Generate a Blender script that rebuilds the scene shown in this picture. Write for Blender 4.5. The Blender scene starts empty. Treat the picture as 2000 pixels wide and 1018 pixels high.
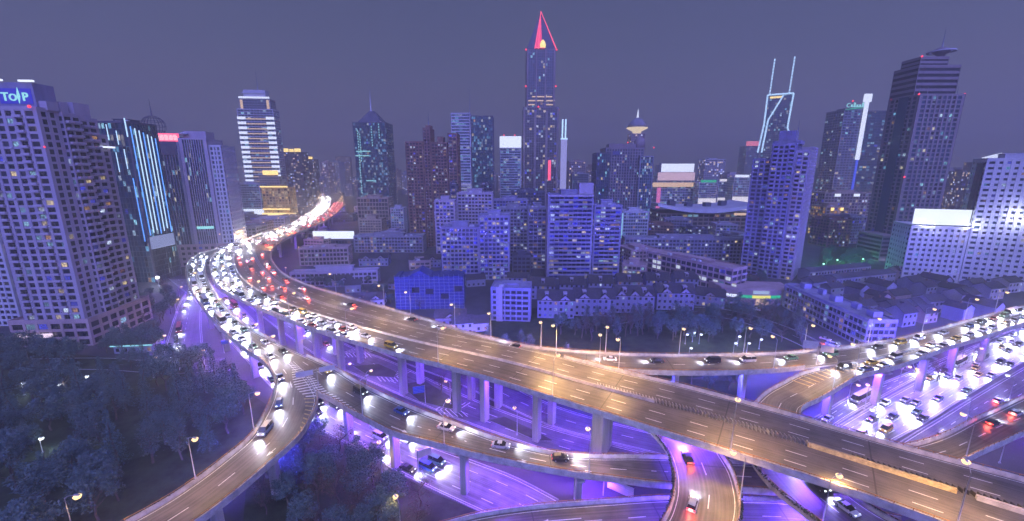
import bpy, math, random
from mathutils import Vector, Matrix
random.seed(7)
sc = bpy.context.scene
R = math.radians
def S(r, g, b):                       # 8-bit display colour -> linear
    f = lambda c: (c/255/12.92 if c/255 <= .04045 else ((c/255+.055)/1.055)**2.4)
    return (f(r), f(g), f(b))
# ------------------------------------------------------------------ camera
CAM_H, FPX, PITCH = 80.0, 814.0, math.atan(179/814.0)
cd = bpy.data.cameras.new("camera"); cam = bpy.data.objects.new("camera", cd)
sc.collection.objects.link(cam); sc.camera = cam
cd.sensor_width = 36; cd.lens = FPX/2000*36; cd.clip_start = 1; cd.clip_end = 20000
cam.location = (0, 0, CAM_H); cam.rotation_euler = (R(90)-PITCH, 0, 0)
# ------------------------------------------------------------------ sky and glow of the city
w = bpy.data.worlds.new("World"); sc.world = w; w.use_nodes = True
nt = w.node_tree; N = nt.nodes; L = nt.links; N.clear()
out = N.new("ShaderNodeOutputWorld"); add = N.new("ShaderNodeAddShader")
b1 = N.new("ShaderNodeBackground"); b2 = N.new("ShaderNodeBackground")
sky = N.new("ShaderNodeTexSky"); sky.sky_type = 'NISHITA'; sky.sun_disc = False
sky.sun_elevation = R(-4); sky.sun_rotation = R(200)
L.new(sky.outputs[0], b1.inputs[0]); b1.inputs[1].default_value = 0.05
tc = N.new("ShaderNodeTexCoord"); sx = N.new("ShaderNodeSeparateXYZ"); L.new(tc.outputs['Generated'], sx.inputs[0])
ramp = N.new("ShaderNodeValToRGB"); L.new(sx.outputs[2], ramp.inputs[0])
e = ramp.color_ramp.elements
e[0].position = 0.0; e[0].color = (*S(122, 120, 138), 1)
e[1].position = .40; e[1].color = (*S(78, 90, 128), 1)
k = e.new(.10); k.color = (*S(114, 114, 138), 1)
k = e.new(.22); k.color = (*S(97, 106, 138), 1)
nz = N.new("ShaderNodeTexNoise"); nz.inputs['Scale'].default_value = 1.6; nz.inputs['Detail'].default_value = 3
mxw = N.new("ShaderNodeMix"); mxw.data_type = 'RGBA'; mxw.blend_type = 'MULTIPLY'; mxw.inputs[0].default_value = .12
L.new(ramp.outputs[0], mxw.inputs[6]); L.new(nz.outputs['Fac'], mxw.inputs[7]); L.new(mxw.outputs[2], b2.inputs[0]); b2.inputs[1].default_value = .54
L.new(b1.outputs[0], add.inputs[0]); L.new(b2.outputs[0], add.inputs[1]); L.new(add.outputs[0], out.inputs[0])
sd = bpy.data.lights.new("sun", 'SUN'); sun = bpy.data.objects.new("sun", sd); sc.collection.objects.link(sun)
sd.energy = 5.0; sd.angle = R(75); sd.color = (.25, .26, 1.0)
sun.rotation_euler = (R(50), 0, R(12))
sc.view_settings.view_transform = 'Standard'; sc.view_settings.look = 'None'
sc.view_settings.exposure = 0.5; sc.view_settings.gamma = 1
sc.cycles.max_bounces = 6; sc.cycles.diffuse_bounces = 2; sc.cycles.glossy_bounces = 2
sc.cycles.transparent_max_bounces = 6; sc.cycles.volume_bounces = 0
sc.cycles.sample_clamp_indirect = 2.0; sc.cycles.use_denoising = True
sc.cycles.use_light_tree = True; sc.cycles.caustics_reflective = False; sc.cycles.caustics_refractive = False
# ------------------------------------------------------------------ helpers
def ray(x, y):
    u = (x-1000)/FPX; v = (y-509)/FPX
    return Vector((u, math.cos(PITCH)-v*math.sin(PITCH), -math.sin(PITCH)-v*math.cos(PITCH)))
def at(x, y, z=0.0):                  # where the sight line meets height z
    r = ray(x, y); t = (z-CAM_H)/r.z
    p = r*t; return Vector((p.x, p.y, z))
def far(x, y, Y):                     # where the sight line reaches distance Y
    r = ray(x, y)*1.0; p = r*(Y/r.y); return Vector((p.x, Y, p.z+CAM_H))
def link(o): sc.collection.objects.link(o); return o
def tag(o, label=None, cat=None, group=None, kind=None):
    if label: o['label'] = label
    if cat: o['category'] = cat
    if group: o['group'] = group
    if kind: o['kind'] = kind
    return o
def empty(name, loc, rz=0, label=None, cat=None, group=None):
    o = bpy.data.objects.new(name, None); o.location = loc; o.rotation_euler = (0, 0, rz)
    o.empty_display_size = .5
    return tag(link(o), label, cat, group)
def child(name, mesh, parent, loc=(0, 0, 0), rz=0, kind=None):
    o = bpy.data.objects.new(name, mesh); o.location = loc; o.rotation_euler = (0, 0, rz)
    if parent: o.parent = parent
    if kind: o['kind'] = kind
    return link(o)
class MB:
    def __init__(s): s.v = []; s.f = []; s.m = []; s.uv = []; s.has_uv = False; s.smooth = []
    def face(s, pts, m=0, uv=None, sm=False):
        n = len(s.v); s.v += [tuple(p) for p in pts]; s.f.append(tuple(range(n, n+len(pts)))); s.m.append(m)
        if uv: s.has_uv = True
        s.uv += (uv or [(0, 0)]*len(pts)); s.smooth.append(sm)
    def mesh_faces(s, verts, faces, m=0, sm=False):
        n = len(s.v); s.v += [tuple(p) for p in verts]
        for f in faces:
            s.f.append(tuple(n+i for i in f)); s.m.append(m); s.uv += [(0, 0)]*len(f); s.smooth.append(sm)
    def box(s, x0, x1, y0, y1, z0, z1, m=0, M=None):
        vs = [Vector(p) for p in ((x0,y0,z0),(x1,y0,z0),(x1,y1,z0),(x0,y1,z0),(x0,y0,z1),(x1,y0,z1),(x1,y1,z1),(x0,y1,z1))]
        if M: vs = [M @ p for p in vs]
        s.mesh_faces(vs, [(3,2,1,0),(4,5,6,7),(0,1,5,4),(1,2,6,5),(2,3,7,6),(3,0,4,7)], m)
    def frustum(s, x0, x1, y0, y1, z0, X0, X1, Y0, Y1, z1, m=0):
        vs = [(x0,y0,z0),(x1,y0,z0),(x1,y1,z0),(x0,y1,z0),(X0,Y0,z1),(X1,Y0,z1),(X1,Y1,z1),(X0,Y1,z1)]
        s.mesh_faces(vs, [(3,2,1,0),(4,5,6,7),(0,1,5,4),(1,2,6,5),(2,3,7,6),(3,0,4,7)], m)
    def prism(s, poly, z0, z1, m=0, mtop=None):
        n = len(poly); vs = [(p[0], p[1], z0) for p in poly]+[(p[0], p[1], z1) for p in poly]
        s.mesh_faces(vs, [(i, (i+1) % n, n+(i+1) % n, n+i) for i in range(n)]+[tuple(reversed(range(n)))], m)
        s.mesh_faces(vs[n:], [tuple(range(n))], m if mtop is None else mtop)
    def lathe(s, prof, n=16, c=(0, 0, 0), m=0, sm=True):
        vs = []; fs = []
        for r, z in prof:
            for i in range(n):
                a = 2*math.pi*i/n; vs.append((c[0]+r*math.cos(a), c[1]+r*math.sin(a), c[2]+z))
        for j in range(len(prof)-1):
            for i in range(n):
                k = (i+1) % n; fs.append((j*n+i, j*n+k, (j+1)*n+k, (j+1)*n+i))
        fs.append(tuple(reversed(range(n)))); fs.append(tuple((len(prof)-1)*n+i for i in range(n)))
        s.mesh_faces(vs, fs, m, sm)
    def tube(s, pts, rad, n=6, m=0, sm=True):
        pts = [Vector(p) for p in pts]; rads = rad if isinstance(rad, (list, tuple)) else [rad]*len(pts)
        vs = []; fs = []
        for i, p in enumerate(pts):
            d = (pts[min(i+1, len(pts)-1)]-pts[max(i-1, 0)]).normalized()
            a = d.cross(Vector((0, 0, 1)) if abs(d.z) < .9 else Vector((1, 0, 0))).normalized(); b = d.cross(a)
            for q in range(n):
                t = 2*math.pi*q/n; vs.append(p+a*math.cos(t)*rads[i]+b*math.sin(t)*rads[i])
        for j in range(len(pts)-1):
            for q in range(n):
                k = (q+1) % n; fs.append((j*n+q, j*n+k, (j+1)*n+k, (j+1)*n+q))
        fs.append(tuple(range(n))); fs.append(tuple(reversed([(len(pts)-1)*n+i for i in range(n)])))
        s.mesh_faces(vs, fs, m, sm)
    def mesh(s, name, mats):
        me = bpy.data.meshes.new(name); me.from_pydata(s.v, [], s.f)
        for m in (mats if isinstance(mats, (list, tuple)) else [mats]): me.materials.append(m)
        me.polygons.foreach_set('material_index', s.m)
        me.polygons.foreach_set('use_smooth', s.smooth)
        if s.has_uv:
            l = me.uv_layers.new(name='UVMap'); l.data.foreach_set('uv', [c for q in s.uv for c in q])
        me.update(); return me
    def build(s, name, mats, parent=None, loc=(0, 0, 0), rz=0, kind=None):
        return child(name, s.mesh(name, mats), parent, loc, rz, kind)
# ------------------------------------------------------------------ materials
def nodemat(name):
    m = bpy.data.materials.new(name); m.use_nodes = True
    return m, m.node_tree.nodes, m.node_tree.links, m.node_tree.nodes['Principled BSDF']
def mat(name, col, rough=.8, var=.25, scale=.15, metal=0, streak=False, spec=.3, bump=0):
    """matte surface with a mottled tone: two noise sizes, optional rain streaks running down"""
    m, N, L, b = nodemat(name)
    b.inputs['Roughness'].default_value = rough; b.inputs['Metallic'].default_value = metal
    b.inputs['Specular IOR Level'].default_value = spec
    tc = N.new('ShaderNodeTexCoord'); mp = N.new('ShaderNodeMapping'); L.new(tc.outputs['Object'], mp.inputs[0])
    if streak: mp.inputs['Scale'].default_value = (1, 1, .12)
    n1 = N.new('ShaderNodeTexNoise'); n1.inputs['Scale'].default_value = scale; n1.inputs['Detail'].default_value = 8
    n1.inputs['Roughness'].default_value = .65; L.new(mp.outputs[0], n1.inputs['Vector'])
    rp = N.new('ShaderNodeValToRGB'); L.new(n1.outputs['Fac'], rp.inputs[0])
    a = [max(0, c*(1-var*1.6)) for c in col]; z = [min(1, c*(1+var)) for c in col]
    rp.color_ramp.elements[0].position = .30; rp.color_ramp.elements[0].color = (*a, 1)
    rp.color_ramp.elements[1].position = .72; rp.color_ramp.elements[1].color = (*z, 1)
    L.new(rp.outputs[0], b.inputs['Base Color'])
    if bump:
        bp = N.new('ShaderNodeBump'); bp.inputs['Strength'].default_value = bump; bp.inputs['Distance'].default_value = .05
        n2 = N.new('ShaderNodeTexNoise'); n2.inputs['Scale'].default_value = scale*12; L.new(tc.outputs['Object'], n2.inputs['Vector'])
        L.new(n2.outputs['Fac'], bp.inputs['Height']); L.new(bp.outputs[0], b.inputs['Normal'])
    return m
def em(name, col, strength=1.0):
    m, N, L, b = nodemat(name)
    b.inputs['Base Color'].default_value = (.02, .02, .02, 1); b.inputs['Roughness'].default_value = .5
    b.inputs['Emission Color'].default_value = (*col, 1); b.inputs['Emission Strength'].default_value = strength*.72
    return m
def glass(name, tint, lit=.06, cols=((S(200,205,235)), (S(225,205,170)), (S(150,190,225)), (S(60,60,230))), strength=.9, rough=.18):
    """dark window wall; UV cells are single rooms, a few of them lit, each with its own lamp colour and curtain pattern"""
    m, N, L, b = nodemat(name)
    uv = N.new('ShaderNodeTexCoord'); fl = N.new('ShaderNodeVectorMath'); fl.operation = 'FLOOR'; L.new(uv.outputs['UV'], fl.inputs[0])
    wn = N.new('ShaderNodeTexWhiteNoise'); wn.noise_dimensions = '2D'; L.new(fl.outputs[0], wn.inputs['Vector'])
    gt = N.new('ShaderNodeMath'); gt.operation = 'GREATER_THAN'; gt.inputs[1].default_value = 1-lit; L.new(wn.outputs['Value'], gt.inputs[0])
    sep = N.new('ShaderNodeSeparateColor'); L.new(wn.outputs['Color'], sep.inputs[0])
    rp = N.new('ShaderNodeValToRGB'); rp.color_ramp.interpolation = 'CONSTANT'; L.new(sep.outputs[1], rp.inputs[0])
    els = rp.color_ramp.elements; n = len(cols)
    for i, c in enumerate(cols):
        el = els[i] if i < 2 else els.new(i/n)
        el.position = i/n; el.color = (*c, 1)
    # curtains and furniture: finer cells inside the room dim parts of the pane
    mp = N.new('ShaderNodeMapping'); mp.inputs['Scale'].default_value = (5, 2.2, 1); L.new(uv.outputs['UV'], mp.inputs[0])
    f2 = N.new('ShaderNodeVectorMath'); f2.operation = 'FLOOR'; L.new(mp.outputs[0], f2.inputs[0])
    w2 = N.new('ShaderNodeTexWhiteNoise'); w2.noise_dimensions = '2D'; L.new(f2.outputs[0], w2.inputs['Vector'])
    mr = N.new('ShaderNodeMapRange'); mr.inputs['To Min'].default_value = .25; mr.inputs['To Max'].default_value = 1.15; L.new(w2.outputs['Value'], mr.inputs[0])
    m1 = N.new('ShaderNodeMath'); m1.operation = 'MULTIPLY'; L.new(gt.outputs[0], m1.inputs[0]); L.new(mr.outputs[0], m1.inputs[1])
    m3 = N.new('ShaderNodeMapRange'); m3.inputs['To Min'].default_value = .2; m3.inputs['To Max'].default_value = 1.1; L.new(sep.outputs[2], m3.inputs[0])
    m2 = N.new('ShaderNodeMath'); m2.operation = 'MULTIPLY'; L.new(m1.outputs[0], m2.inputs[0]); L.new(m3.outputs[0], m2.inputs[1])
    m4 = N.new('ShaderNodeMath'); m4.operation = 'MULTIPLY'; m4.inputs[1].default_value = strength*.85; L.new(m2.outputs[0], m4.inputs[0])
    L.new(rp.outputs[0], b.inputs['Emission Color']); L.new(m4.outputs[0], b.inputs['Emission Strength'])
    # pane to pane tint
    mx = N.new('ShaderNodeMix'); mx.data_type = 'RGBA'; L.new(sep.outputs[0], mx.inputs[0])
    mx.inputs[6].default_value = (*[c*.55 for c in tint], 1); mx.inputs[7].default_value = (*[c*1.5 for c in tint], 1)
    L.new(mx.outputs[2], b.inputs['Base Color']); b.inputs['Roughness'].default_value = rough
    b.inputs['Specular IOR Level'].default_value = .5
    return m
def asphalt(name, col, worn, rough=.75):
    """road: UV x runs across the lanes in metres and UV y along them, so wheel tracks, oil drips and joints follow the road; the tracks are strengthened to suggest streaks of traffic light"""
    m, N, L, b = nodemat(name)
    uv = N.new('ShaderNodeTexCoord'); mp = N.new('ShaderNodeMapping'); mp.inputs['Scale'].default_value = (2.1, .008, 1); L.new(uv.outputs['UV'], mp.inputs[0])  # fine lengthwise bands: tyre wear, with streaks of traffic light painted in
    n1 = N.new('ShaderNodeTexNoise'); n1.noise_dimensions = '2D'; n1.inputs['Scale'].default_value = 1; n1.inputs['Detail'].default_value = 5; L.new(mp.outputs[0], n1.inputs['Vector'])
    n2 = N.new('ShaderNodeTexNoise'); n2.inputs['Scale'].default_value = .25; n2.inputs['Detail'].default_value = 8; L.new(uv.outputs['Object'], n2.inputs['Vector'])
    n3 = N.new('ShaderNodeTexNoise'); n3.inputs['Scale'].default_value = 9; n3.inputs['Detail'].default_value = 3; L.new(uv.outputs['Object'], n3.inputs['Vector'])
    a = N.new('ShaderNodeMath'); a.operation = 'ADD'; L.new(n1.outputs['Fac'], a.inputs[0]); L.new(n2.outputs['Fac'], a.inputs[1])
    a2 = N.new('ShaderNodeMath'); a2.operation = 'MULTIPLY_ADD'; a2.inputs[1].default_value = .25; L.new(n3.outputs['Fac'], a2.inputs[0]); L.new(a.outputs[0], a2.inputs[2])
    rp = N.new('ShaderNodeValToRGB'); mr = N.new('ShaderNodeMapRange'); mr.inputs[1].default_value = .85; mr.inputs[2].default_value = 1.38
    L.new(a2.outputs[0], mr.inputs[0]); L.new(mr.outputs[0], rp.inputs[0])
    rp.color_ramp.elements[0].color = (*col, 1); rp.color_ramp.elements[1].color = (*worn, 1)
    L.new(rp.outputs[0], b.inputs['Base Color']); b.inputs['Roughness'].default_value = rough; b.inputs['Specular IOR Level'].default_value = .35
    return m
M_deck = asphalt('deck_asphalt', (.045,.042,.042), (.125,.115,.112), .5)
M_street = asphalt('street_asphalt', (.05,.05,.055), (.11,.11,.12))
M_conc = mat('weathered_concrete', (.34,.33,.33), .85, .22, .35, streak=True, bump=.15)
M_parapet = mat('parapet_concrete', (.38,.36,.34), .85, .28, .5, bump=.15)
M_soffit = mat('girder_concrete', (.30,.30,.31), .85, .2, .3)
M_paint = mat('road_paint', (.72,.72,.70), .6, .22, 1.5)
M_ypaint_light = mat('yellow_paint_and_lamplight', (.44,.34,.16), .6, .35, 1.2)  # hatch paint; also carries lamp light painted onto one stretch of median
M_rust = mat('rusty_rail_paint', (.35,.16,.06), .6, .4, 1.0)
M_steel = mat('galvanised_steel', (.42,.42,.44), .45, .12, 1.0, metal=.6)
M_dark = mat('dark_metal', (.04,.04,.045), .6, .2, 1.0)
M_hedge = mat('planter_leaves', (.05,.065,.03), .9, .6, 2.5)
M_lamp = em('sodium_lamp', (1.0,.66,.28), 2.2)
M_lampw = em('cool_lamp', (.85,.93,1.0), 2.5)
M_red = em('red_beacon', (1.0,.06,.12), 1.6)
# ------------------------------------------------------------------ roads: both kerb lines of each road as ground positions
def cat(P, n):
    P = [Vector(p) for p in P]; Q = [P[0]*2-P[1]]+P+[P[-1]*2-P[-2]]; raw = []
    for i in range(1, len(Q)-2):
        a, b, c, d = Q[i-1], Q[i], Q[i+1], Q[i+2]
        for k in range(10):
            t = k/10; raw.append(.5*((2*b)+(c-a)*t+(2*a-5*b+4*c-d)*t*t+(3*b-a-3*c+d)*t**3))
    raw.append(Q[-2]); L_ = [0]
    for i in range(1, len(raw)): L_.append(L_[-1]+(raw[i]-raw[i-1]).length)
    o = []; j = 0
    for i in range(n):
        s = L_[-1]*i/(n-1)
        while j < len(raw)-2 and L_[j+1] < s: j += 1
        t = (s-L_[j])/max(1e-6, L_[j+1]-L_[j]); o.append(raw[j].lerp(raw[j+1], min(1, max(0, t))))
    return o
class Road:
    def __init__(s, a, b=None, z=0, n=90, width=None, lift=.9, smooth=2, pair=0):
        """a, b: sight points of the two kerb lines; z: one height or (t, height) stops"""
        stops = z if isinstance(z, list) else [(0, z), (1, z)]
        def hz(t):
            for (t0, z0), (t1, z1) in zip(stops, stops[1:]):
                if t <= t1: u = (t-t0)/max(1e-6, t1-t0); u = u*u*(3-2*u); return z0+(z1-z0)*u
            return stops[-1][1]
        def world(px):
            return [Vector(p) if len(p) == 3 else at(p[0], p[1], hz(i/(len(px)-1))+lift) for i, p in enumerate(px)]
        A = cat(world(a), n)
        if b: B = cat(world(b), n)
        else:
            B = []
            for i in range(n):
                d = (A[min(n-1, i+1)]-A[max(0, i-1)]); d.z = 0; d.normalize()
                B.append(A[i]+Vector((-d.y, d.x, 0))*width)
        if b and pair:
            F = cat(world(b), n*6); ts = []; lo = 0
            for i in range(n):
                t = min(range(lo, len(F)), key=lambda q: (F[q].xy-A[i].xy).length); ts.append(t); lo = t
            if pair == 1: ts[0] = 0
            for k in range(12): ts[1:-1] = [(ts[i-1]+ts[i]*2+ts[i+1])/4 for i in range(1, n-1)]
            B = [F[int(t)].lerp(F[min(len(F)-1, int(t)+1)], t-int(t)) for t in ts]
        for k in range(smooth):
            for P in (A, B): P[1:-1] = [(P[i-1]+P[i]*2+P[i+1])/4 for i in range(1, n-1)]
        s.n = n; s.A = A; s.B = B
        for i in range(n):
            zz = hz(i/(n-1)); A[i].z = zz; B[i].z = zz
        s.s = [0]
        for i in range(1, n): s.s.append(s.s[-1]+((A[i]+B[i])/2-(A[i-1]+B[i-1])/2).length)
        s.len = s.s[-1]
    def at(s, d, off, frac=False):
        """point d metres along, off metres in from edge A (negative: from B); also the heading"""
        d = max(0, min(s.len-.01, d)); i = 0
        while s.s[i+1] < d: i += 1
        t = (d-s.s[i])/max(1e-6, s.s[i+1]-s.s[i])
        a = s.A[i].lerp(s.A[i+1], t); b = s.B[i].lerp(s.B[i+1], t); w = b-a; W = w.length; w.normalize()
        o = off*W if frac else (off if off >= 0 else W+off)
        m = ((s.A[i+1]+s.B[i+1])-(s.A[i]+s.B[i])); return a+w*o, math.atan2(m.y, m.x), W
    def near(s, p):
        return min(range(s.n), key=lambda i: ((s.A[i]+s.B[i])/2-p).length)
    def t_px(s, x, y, edge='A'):
        P = s.A if edge == 'A' else s.B
        return min(range(s.n), key=lambda i: (P[i]-at(x, y, P[i].z+.9)).xy.length)
def strip(mb, r, offs, i0=0, i1=None, m=0, frac=False, uvm=False):
    """lofts a cross-section [(offset, height)] along a road"""
    i1 = r.n-1 if i1 is None else i1
    rows = []
    for i in range(i0, i1+1):
        a, b = r.A[i], r.B[i]; w = b-a; W = w.length; w.normalize()
        rows.append([a+w*((o*W) if frac else (o if o >= 0 and not isinstance(o, str) else W+o))+Vector((0, 0, h)) for o, h in offs])
    for j in range(len(rows)-1):
        for k in range(len(offs)-1):
            q = (rows[j][k], rows[j+1][k], rows[j+1][k+1], rows[j][k+1])
            if uvm:
                W0 = (r.B[i0+j]-r.A[i0+j]).length; W1 = (r.B[i0+j+1]-r.A[i0+j+1]).length
                o0, o1 = offs[k][0], offs[k+1][0]
                f = lambda o, W: o*W if frac else (o if o >= 0 else W+o)
                s0, s1 = r.s[i0+j], r.s[i0+j+1]
                mb.face(q, m, uv=[(f(o0, W0), s0), (f(o0, W1), s1), (f(o1, W1), s1), (f(o1, W0), s0)])
            else: mb.face(q, m)
    if len(offs) > 3 and not uvm:
        mb.face(rows[0], m); mb.face(list(reversed(rows[-1])), m)
E_ = 1e-3
def wall_section(o, sgn, lo, hi, th): return None
def elevated(name, r, label, cat_, lanes=(), gapA=(), gapB=(), depth=1.9, hedgeA=None, hedgeB=None, rail=True, group=None, edge=True, hedge_h=.8, bright=None):
    root = empty(name, r.A[0].lerp(r.B[0], .5)-Vector((0, 0, r.A[0].z)), 0, label, cat_, group); o = -root.location
    n = r.n-1
    g = MB(); strip(g, r, [(0.0, -.03), (0.0, -.62), (.22, -depth), (.78, -depth), (1.0, -.62), (1.0, -.03)], frac=True)
    # close the top of the girder
    strip(g, r, [(1.0, -.03), (0.0, -.03)], frac=True)
    g.build('girder', M_soffit, root, o)
    t = MB(); strip(t, r, [(0.32, 0), (-.32, 0)], uvm=True); t.build('road_surface', bright or M_deck, root, o)
    def runs(gaps):
        out = []; i = 0
        for a, b in sorted(gaps):
            if a > i: out.append((i, a))
            i = b
        if i < n: out.append((i, n))
        return out
    for side, gaps in (('A', gapA), ('B', gapB)):
        for a, b in runs(gaps):
            p = MB()
            if side == 'A': sec = [(.30, -.025), (.30, .25), (.14, .95), (-.12+0, .95), (-.12, -.70), (.0, -.70)]
            else: sec = [(-.30, -.025), (-.30, .25), (-.14, .95), (.12, .95), (.12, -.70), (-.0001, -.70)]
            rows = []
            for i in range(a, b+1):
                A, B = r.A[i], r.B[i]; w = B-A; W = w.length; w.normalize()
                rows.append([A+w*(off if side == 'A' else W+off)+Vector((0, 0, h)) for off, h in sec])
            for j in range(len(rows)-1):
                for k in range(len(sec)):
                    k2 = (k+1) % len(sec); p.face((rows[j][k], rows[j+1][k], rows[j+1][k2], rows[j][k2]))
            p.face(rows[0]); p.face(list(reversed(rows[-1])))
            p.build('parapet', M_parapet, root, o)
            if rail:
                q = MB(); pts = [(rw[2]+rw[3])/2+Vector((0, 0, .42)) for rw in rows]; q.tube(pts, .07, 5)
                d0 = 0; step = 2.5; tot = r.s[b]-r.s[a]; dd = 0
                while dd < tot:
                    pp, hd, W = r.at(r.s[a]+dd, .01 if side == 'A' else -.01)
                    q.box(-.06, .06, -.06, .06, .93, 1.36, 0, Matrix.Translation(pp)@Matrix.Rotation(hd, 4, 'Z')); dd += step
                q.build('railing', M_rust, root, o)
    for side, hd in (('A', hedgeA), ('B', hedgeB)):
        if not hd: continue
        a, b = hd; q = MB(); rnd = random.Random(len(name)+a)
        tot = r.s[b]-r.s[a]; k = int(tot*26)
        for c in range(k):
            d = r.s[a]+rnd.random()*tot; p, h_, W = r.at(d, -.45 if side == 'A' else 0.0)
            off = (-.55+rnd.random()*.6); pp, h2, W = r.at(d, 0 if side == 'A' else -.001)
            nrm = Vector((-math.sin(h2), math.cos(h2), 0)); sg = 1 if (r.B[r.n//2]-r.A[r.n//2]).dot(Vector((-math.sin(r.at(r.len/2, 0)[1]), math.cos(r.at(r.len/2, 0)[1]), 0))) > 0 else -1
            pp = pp+nrm*sg*(off if side == 'A' else -off)+Vector((0, 0, .7+rnd.random()*hedge_h*(.6+.4*math.sin(d*.7))))
            u = Vector((rnd.uniform(-1, 1), rnd.uniform(-1, 1), rnd.uniform(-1, 1)))*.22; v = Vector((rnd.uniform(-1, 1), rnd.uniform(-1, 1), rnd.uniform(-1, 1)))*.22
            q.face((pp-u, pp+v, pp+u, pp-v))
        q.build('planter_hedge', M_hedge, root, o, kind='stuff')
    lm = MB()
    if edge:
        for off in (.85, -.85):
            s_ = .07; strip(lm, r, [(off-s_, .006), (off+s_, .006)])
    for ln in lanes:                       # dashed lane lines at a fraction of the width
        d = 3.0
        while d < r.len-6:
            a, h, W = r.at(d, ln, True); b, h2, W = r.at(d+4.0, ln, True)
            nn = Vector((-math.sin(h), math.cos(h), 0))*.10; up = Vector((0, 0, .008))
            lm.face((a-nn+up, b-nn+up, b+nn+up, a+nn+up)); d += 10.0
    jt = MB(); d = 14.0
    while d < min(r.len, 420):
        a, h, W = r.at(d, .45); b, _, _ = r.at(d, -.45); u = Vector((math.cos(h), math.sin(h), 0))*.14; Z = Vector((0, 0, .003)); jt.face((a+Z-u, a+Z+u, b+Z+u, b+Z-u)); d += 28
    if jt.f: jt.build('expansion_joint', M_dark, root, o, kind='stuff')
    if lm.f: lm.build('lane_marking', M_paint, root, o, kind='stuff')
    return root, o
def pier(parent, o, p, top, hd, w=2.2, d=1.7, cap=6.5, z0=0, twin=0):
    """one column with a flared head under the girder"""
    offs = (-twin/2, twin/2) if twin else (0,)
    M = Matrix.Translation(Vector((p.x, p.y, 0)))@Matrix.Rotation(hd, 4, 'Z')
    for q in offs:
        m = MB(); hw = w/2; hd_ = d/2; c = .18
        poly = [(-hd_+c, -hw), (hd_-c, -hw), (hd_, -hw+c), (hd_, hw-c), (hd_-c, hw), (-hd_+c, hw), (-hd_, hw-c), (-hd_, -hw+c)]
        m.prism([(x, y+q) for x, y in poly], z0-.5, top-1.4)
        # drain pipe
        m.tube([(-hd_-.08, q+.3, z0), (-hd_-.08, q+.3, top-1.6)], .09, 6)
        # flared head
        m.frustum(-hd_, hd_, q-hw, q+hw, top-1.4, -hd_-.15, hd_+.15, q-cap/2*(.5 if twin else 1), q+cap/2*(.5 if twin else 1), top-.35)
        m.box(-hd_-.15, hd_+.15, q-cap/2*(.5 if twin else 1), q+cap/2*(.5 if twin else 1), top-.35, top)
        for v in range(len(m.v)): m.v[v] = tuple(M @ Vector(m.v[v]))
        pr = m.build('pier', M_conc, parent, o)
    return pr
SEC = {}
zM = [(0, 18), (.5, 18), (.75, 19.3), (1, 19.5)]
FARR = Road([(560,372),(597,375),(620,384),(620,398),(590,424),(540,446),(480,466),(440,479),(392,494)],
            [(600,366),(655,377),(672,392),(664,410),(640,428),(600,447),(565,462),(545,474),(531,487)], 18, 90, pair=2)
MAIN = Road([(422,492),(411,506),(410,527),(420,551),(450,574),(507,600),(560,622),(617,642),(707,671),(780,693),(860,715),(960,744),(1060,775),(1150,800),(1260,832),(1400,873),(1500,903),(1640,948),(1790,1000),(1940,1054),(2100,1112),(2500,1250)],
            [(495,488),(502,507),(520,531),(556,557),(624,587),(724,614),(858,648),(1000,677),(1085,697),(1200,727),(1330,758),(1465,792),(1540,810),(1660,843),(1800,881),(1930,915),(2000,933),(2130,968),(2280,1009),(2700,1122)], zM, 160, pair=1)
FLY = Road([(495,488),(502,507),(520,531),(556,557),(624,587),(724,614),(858,648),(1000,677),(1085,697),(1120,701),(1200,711),(1300,718),(1400,722),(1500,721),(1560,716),(1597,711),(1700,697),(1790,676),(1838,659)],
           [(531,487),(530,502),(540,520),(560,537),(607,557),(674,577),(757,600),(860,628),(920,645),(1030,667),(1090,675),(1200,684),(1330,689),(1450,690),(1530,688),(1600,682),(1650,677),(1750,661),(1800,649)],
           [(0, 18), (.45, 18), (.75, 15.5), (1, 16)], 150)
RGT = Road([(1876,670),(1920,657),(2000,630),(2100,598),(2300,540)], [(1800,649),(1850,636),(1920,617),(2000,597),(2100,571),(2300,519),(2400,494)], 16, 40, pair=1)
RT = Road([(1876,670),(1840,681),(1760,709),(1700,724),(1660,737),(1610,757),(1580,777),(1563,800),(1575,850),(1640,935),(1700,985),(1760,1020),(1830,1060)],
          [(1838,659),(1790,676),(1700,697),(1597,711),(1560,718),(1510,740),(1482,765),(1465,795),(1450,850),(1478,905),(1510,945),(1560,985),(1600,1018),(1660,1065)],
          [(0, 16), (.4, 15), (.6, 12), (1, 11)], 110, pair=1)
LFT = Road([(392,494),(370,507),(362,527),(367,554),(390,590),(410,615),(440,647),(480,680),(510,700),(527,718)],
           [(422,492),(405,505),(401,527),(415,560),(440,595),(475,628),(520,655),(562,676),(599,692)], [(0, 18), (1, 15.5)], 90)
BOT = Road([(527,718),(535,735),(535,755),(528,780),(512,812),(487,850),(440,890),(380,935),(320,975),(235,1022),(150,1065)],
           [(567,703),(600,735),(619,765),(616,790),(604,815),(588,842),(560,872),(520,907),(470,950),(410,997),(375,1022),(320,1060)], [(0, 15.5), (1, 12.5)], 90, pair=1)
MID = Road([(567,703),(600,735),(619,765),(640,773),(680,797),(720,818),(770,843),(850,868),(930,893),(1020,913),(1120,928),(1200,935),(1315,945),(1450,952),(1560,958)],
           [(599,692),(652,716),(700,745),(760,774),(800,791),(870,817),(960,845),(1060,868),(1150,880),(1230,886),(1310,890),(1450,898),(1560,904)],
           [(0, 15.5), (.42, 15.5), (.8, 8), (1, 7)], 110, pair=1)
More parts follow.
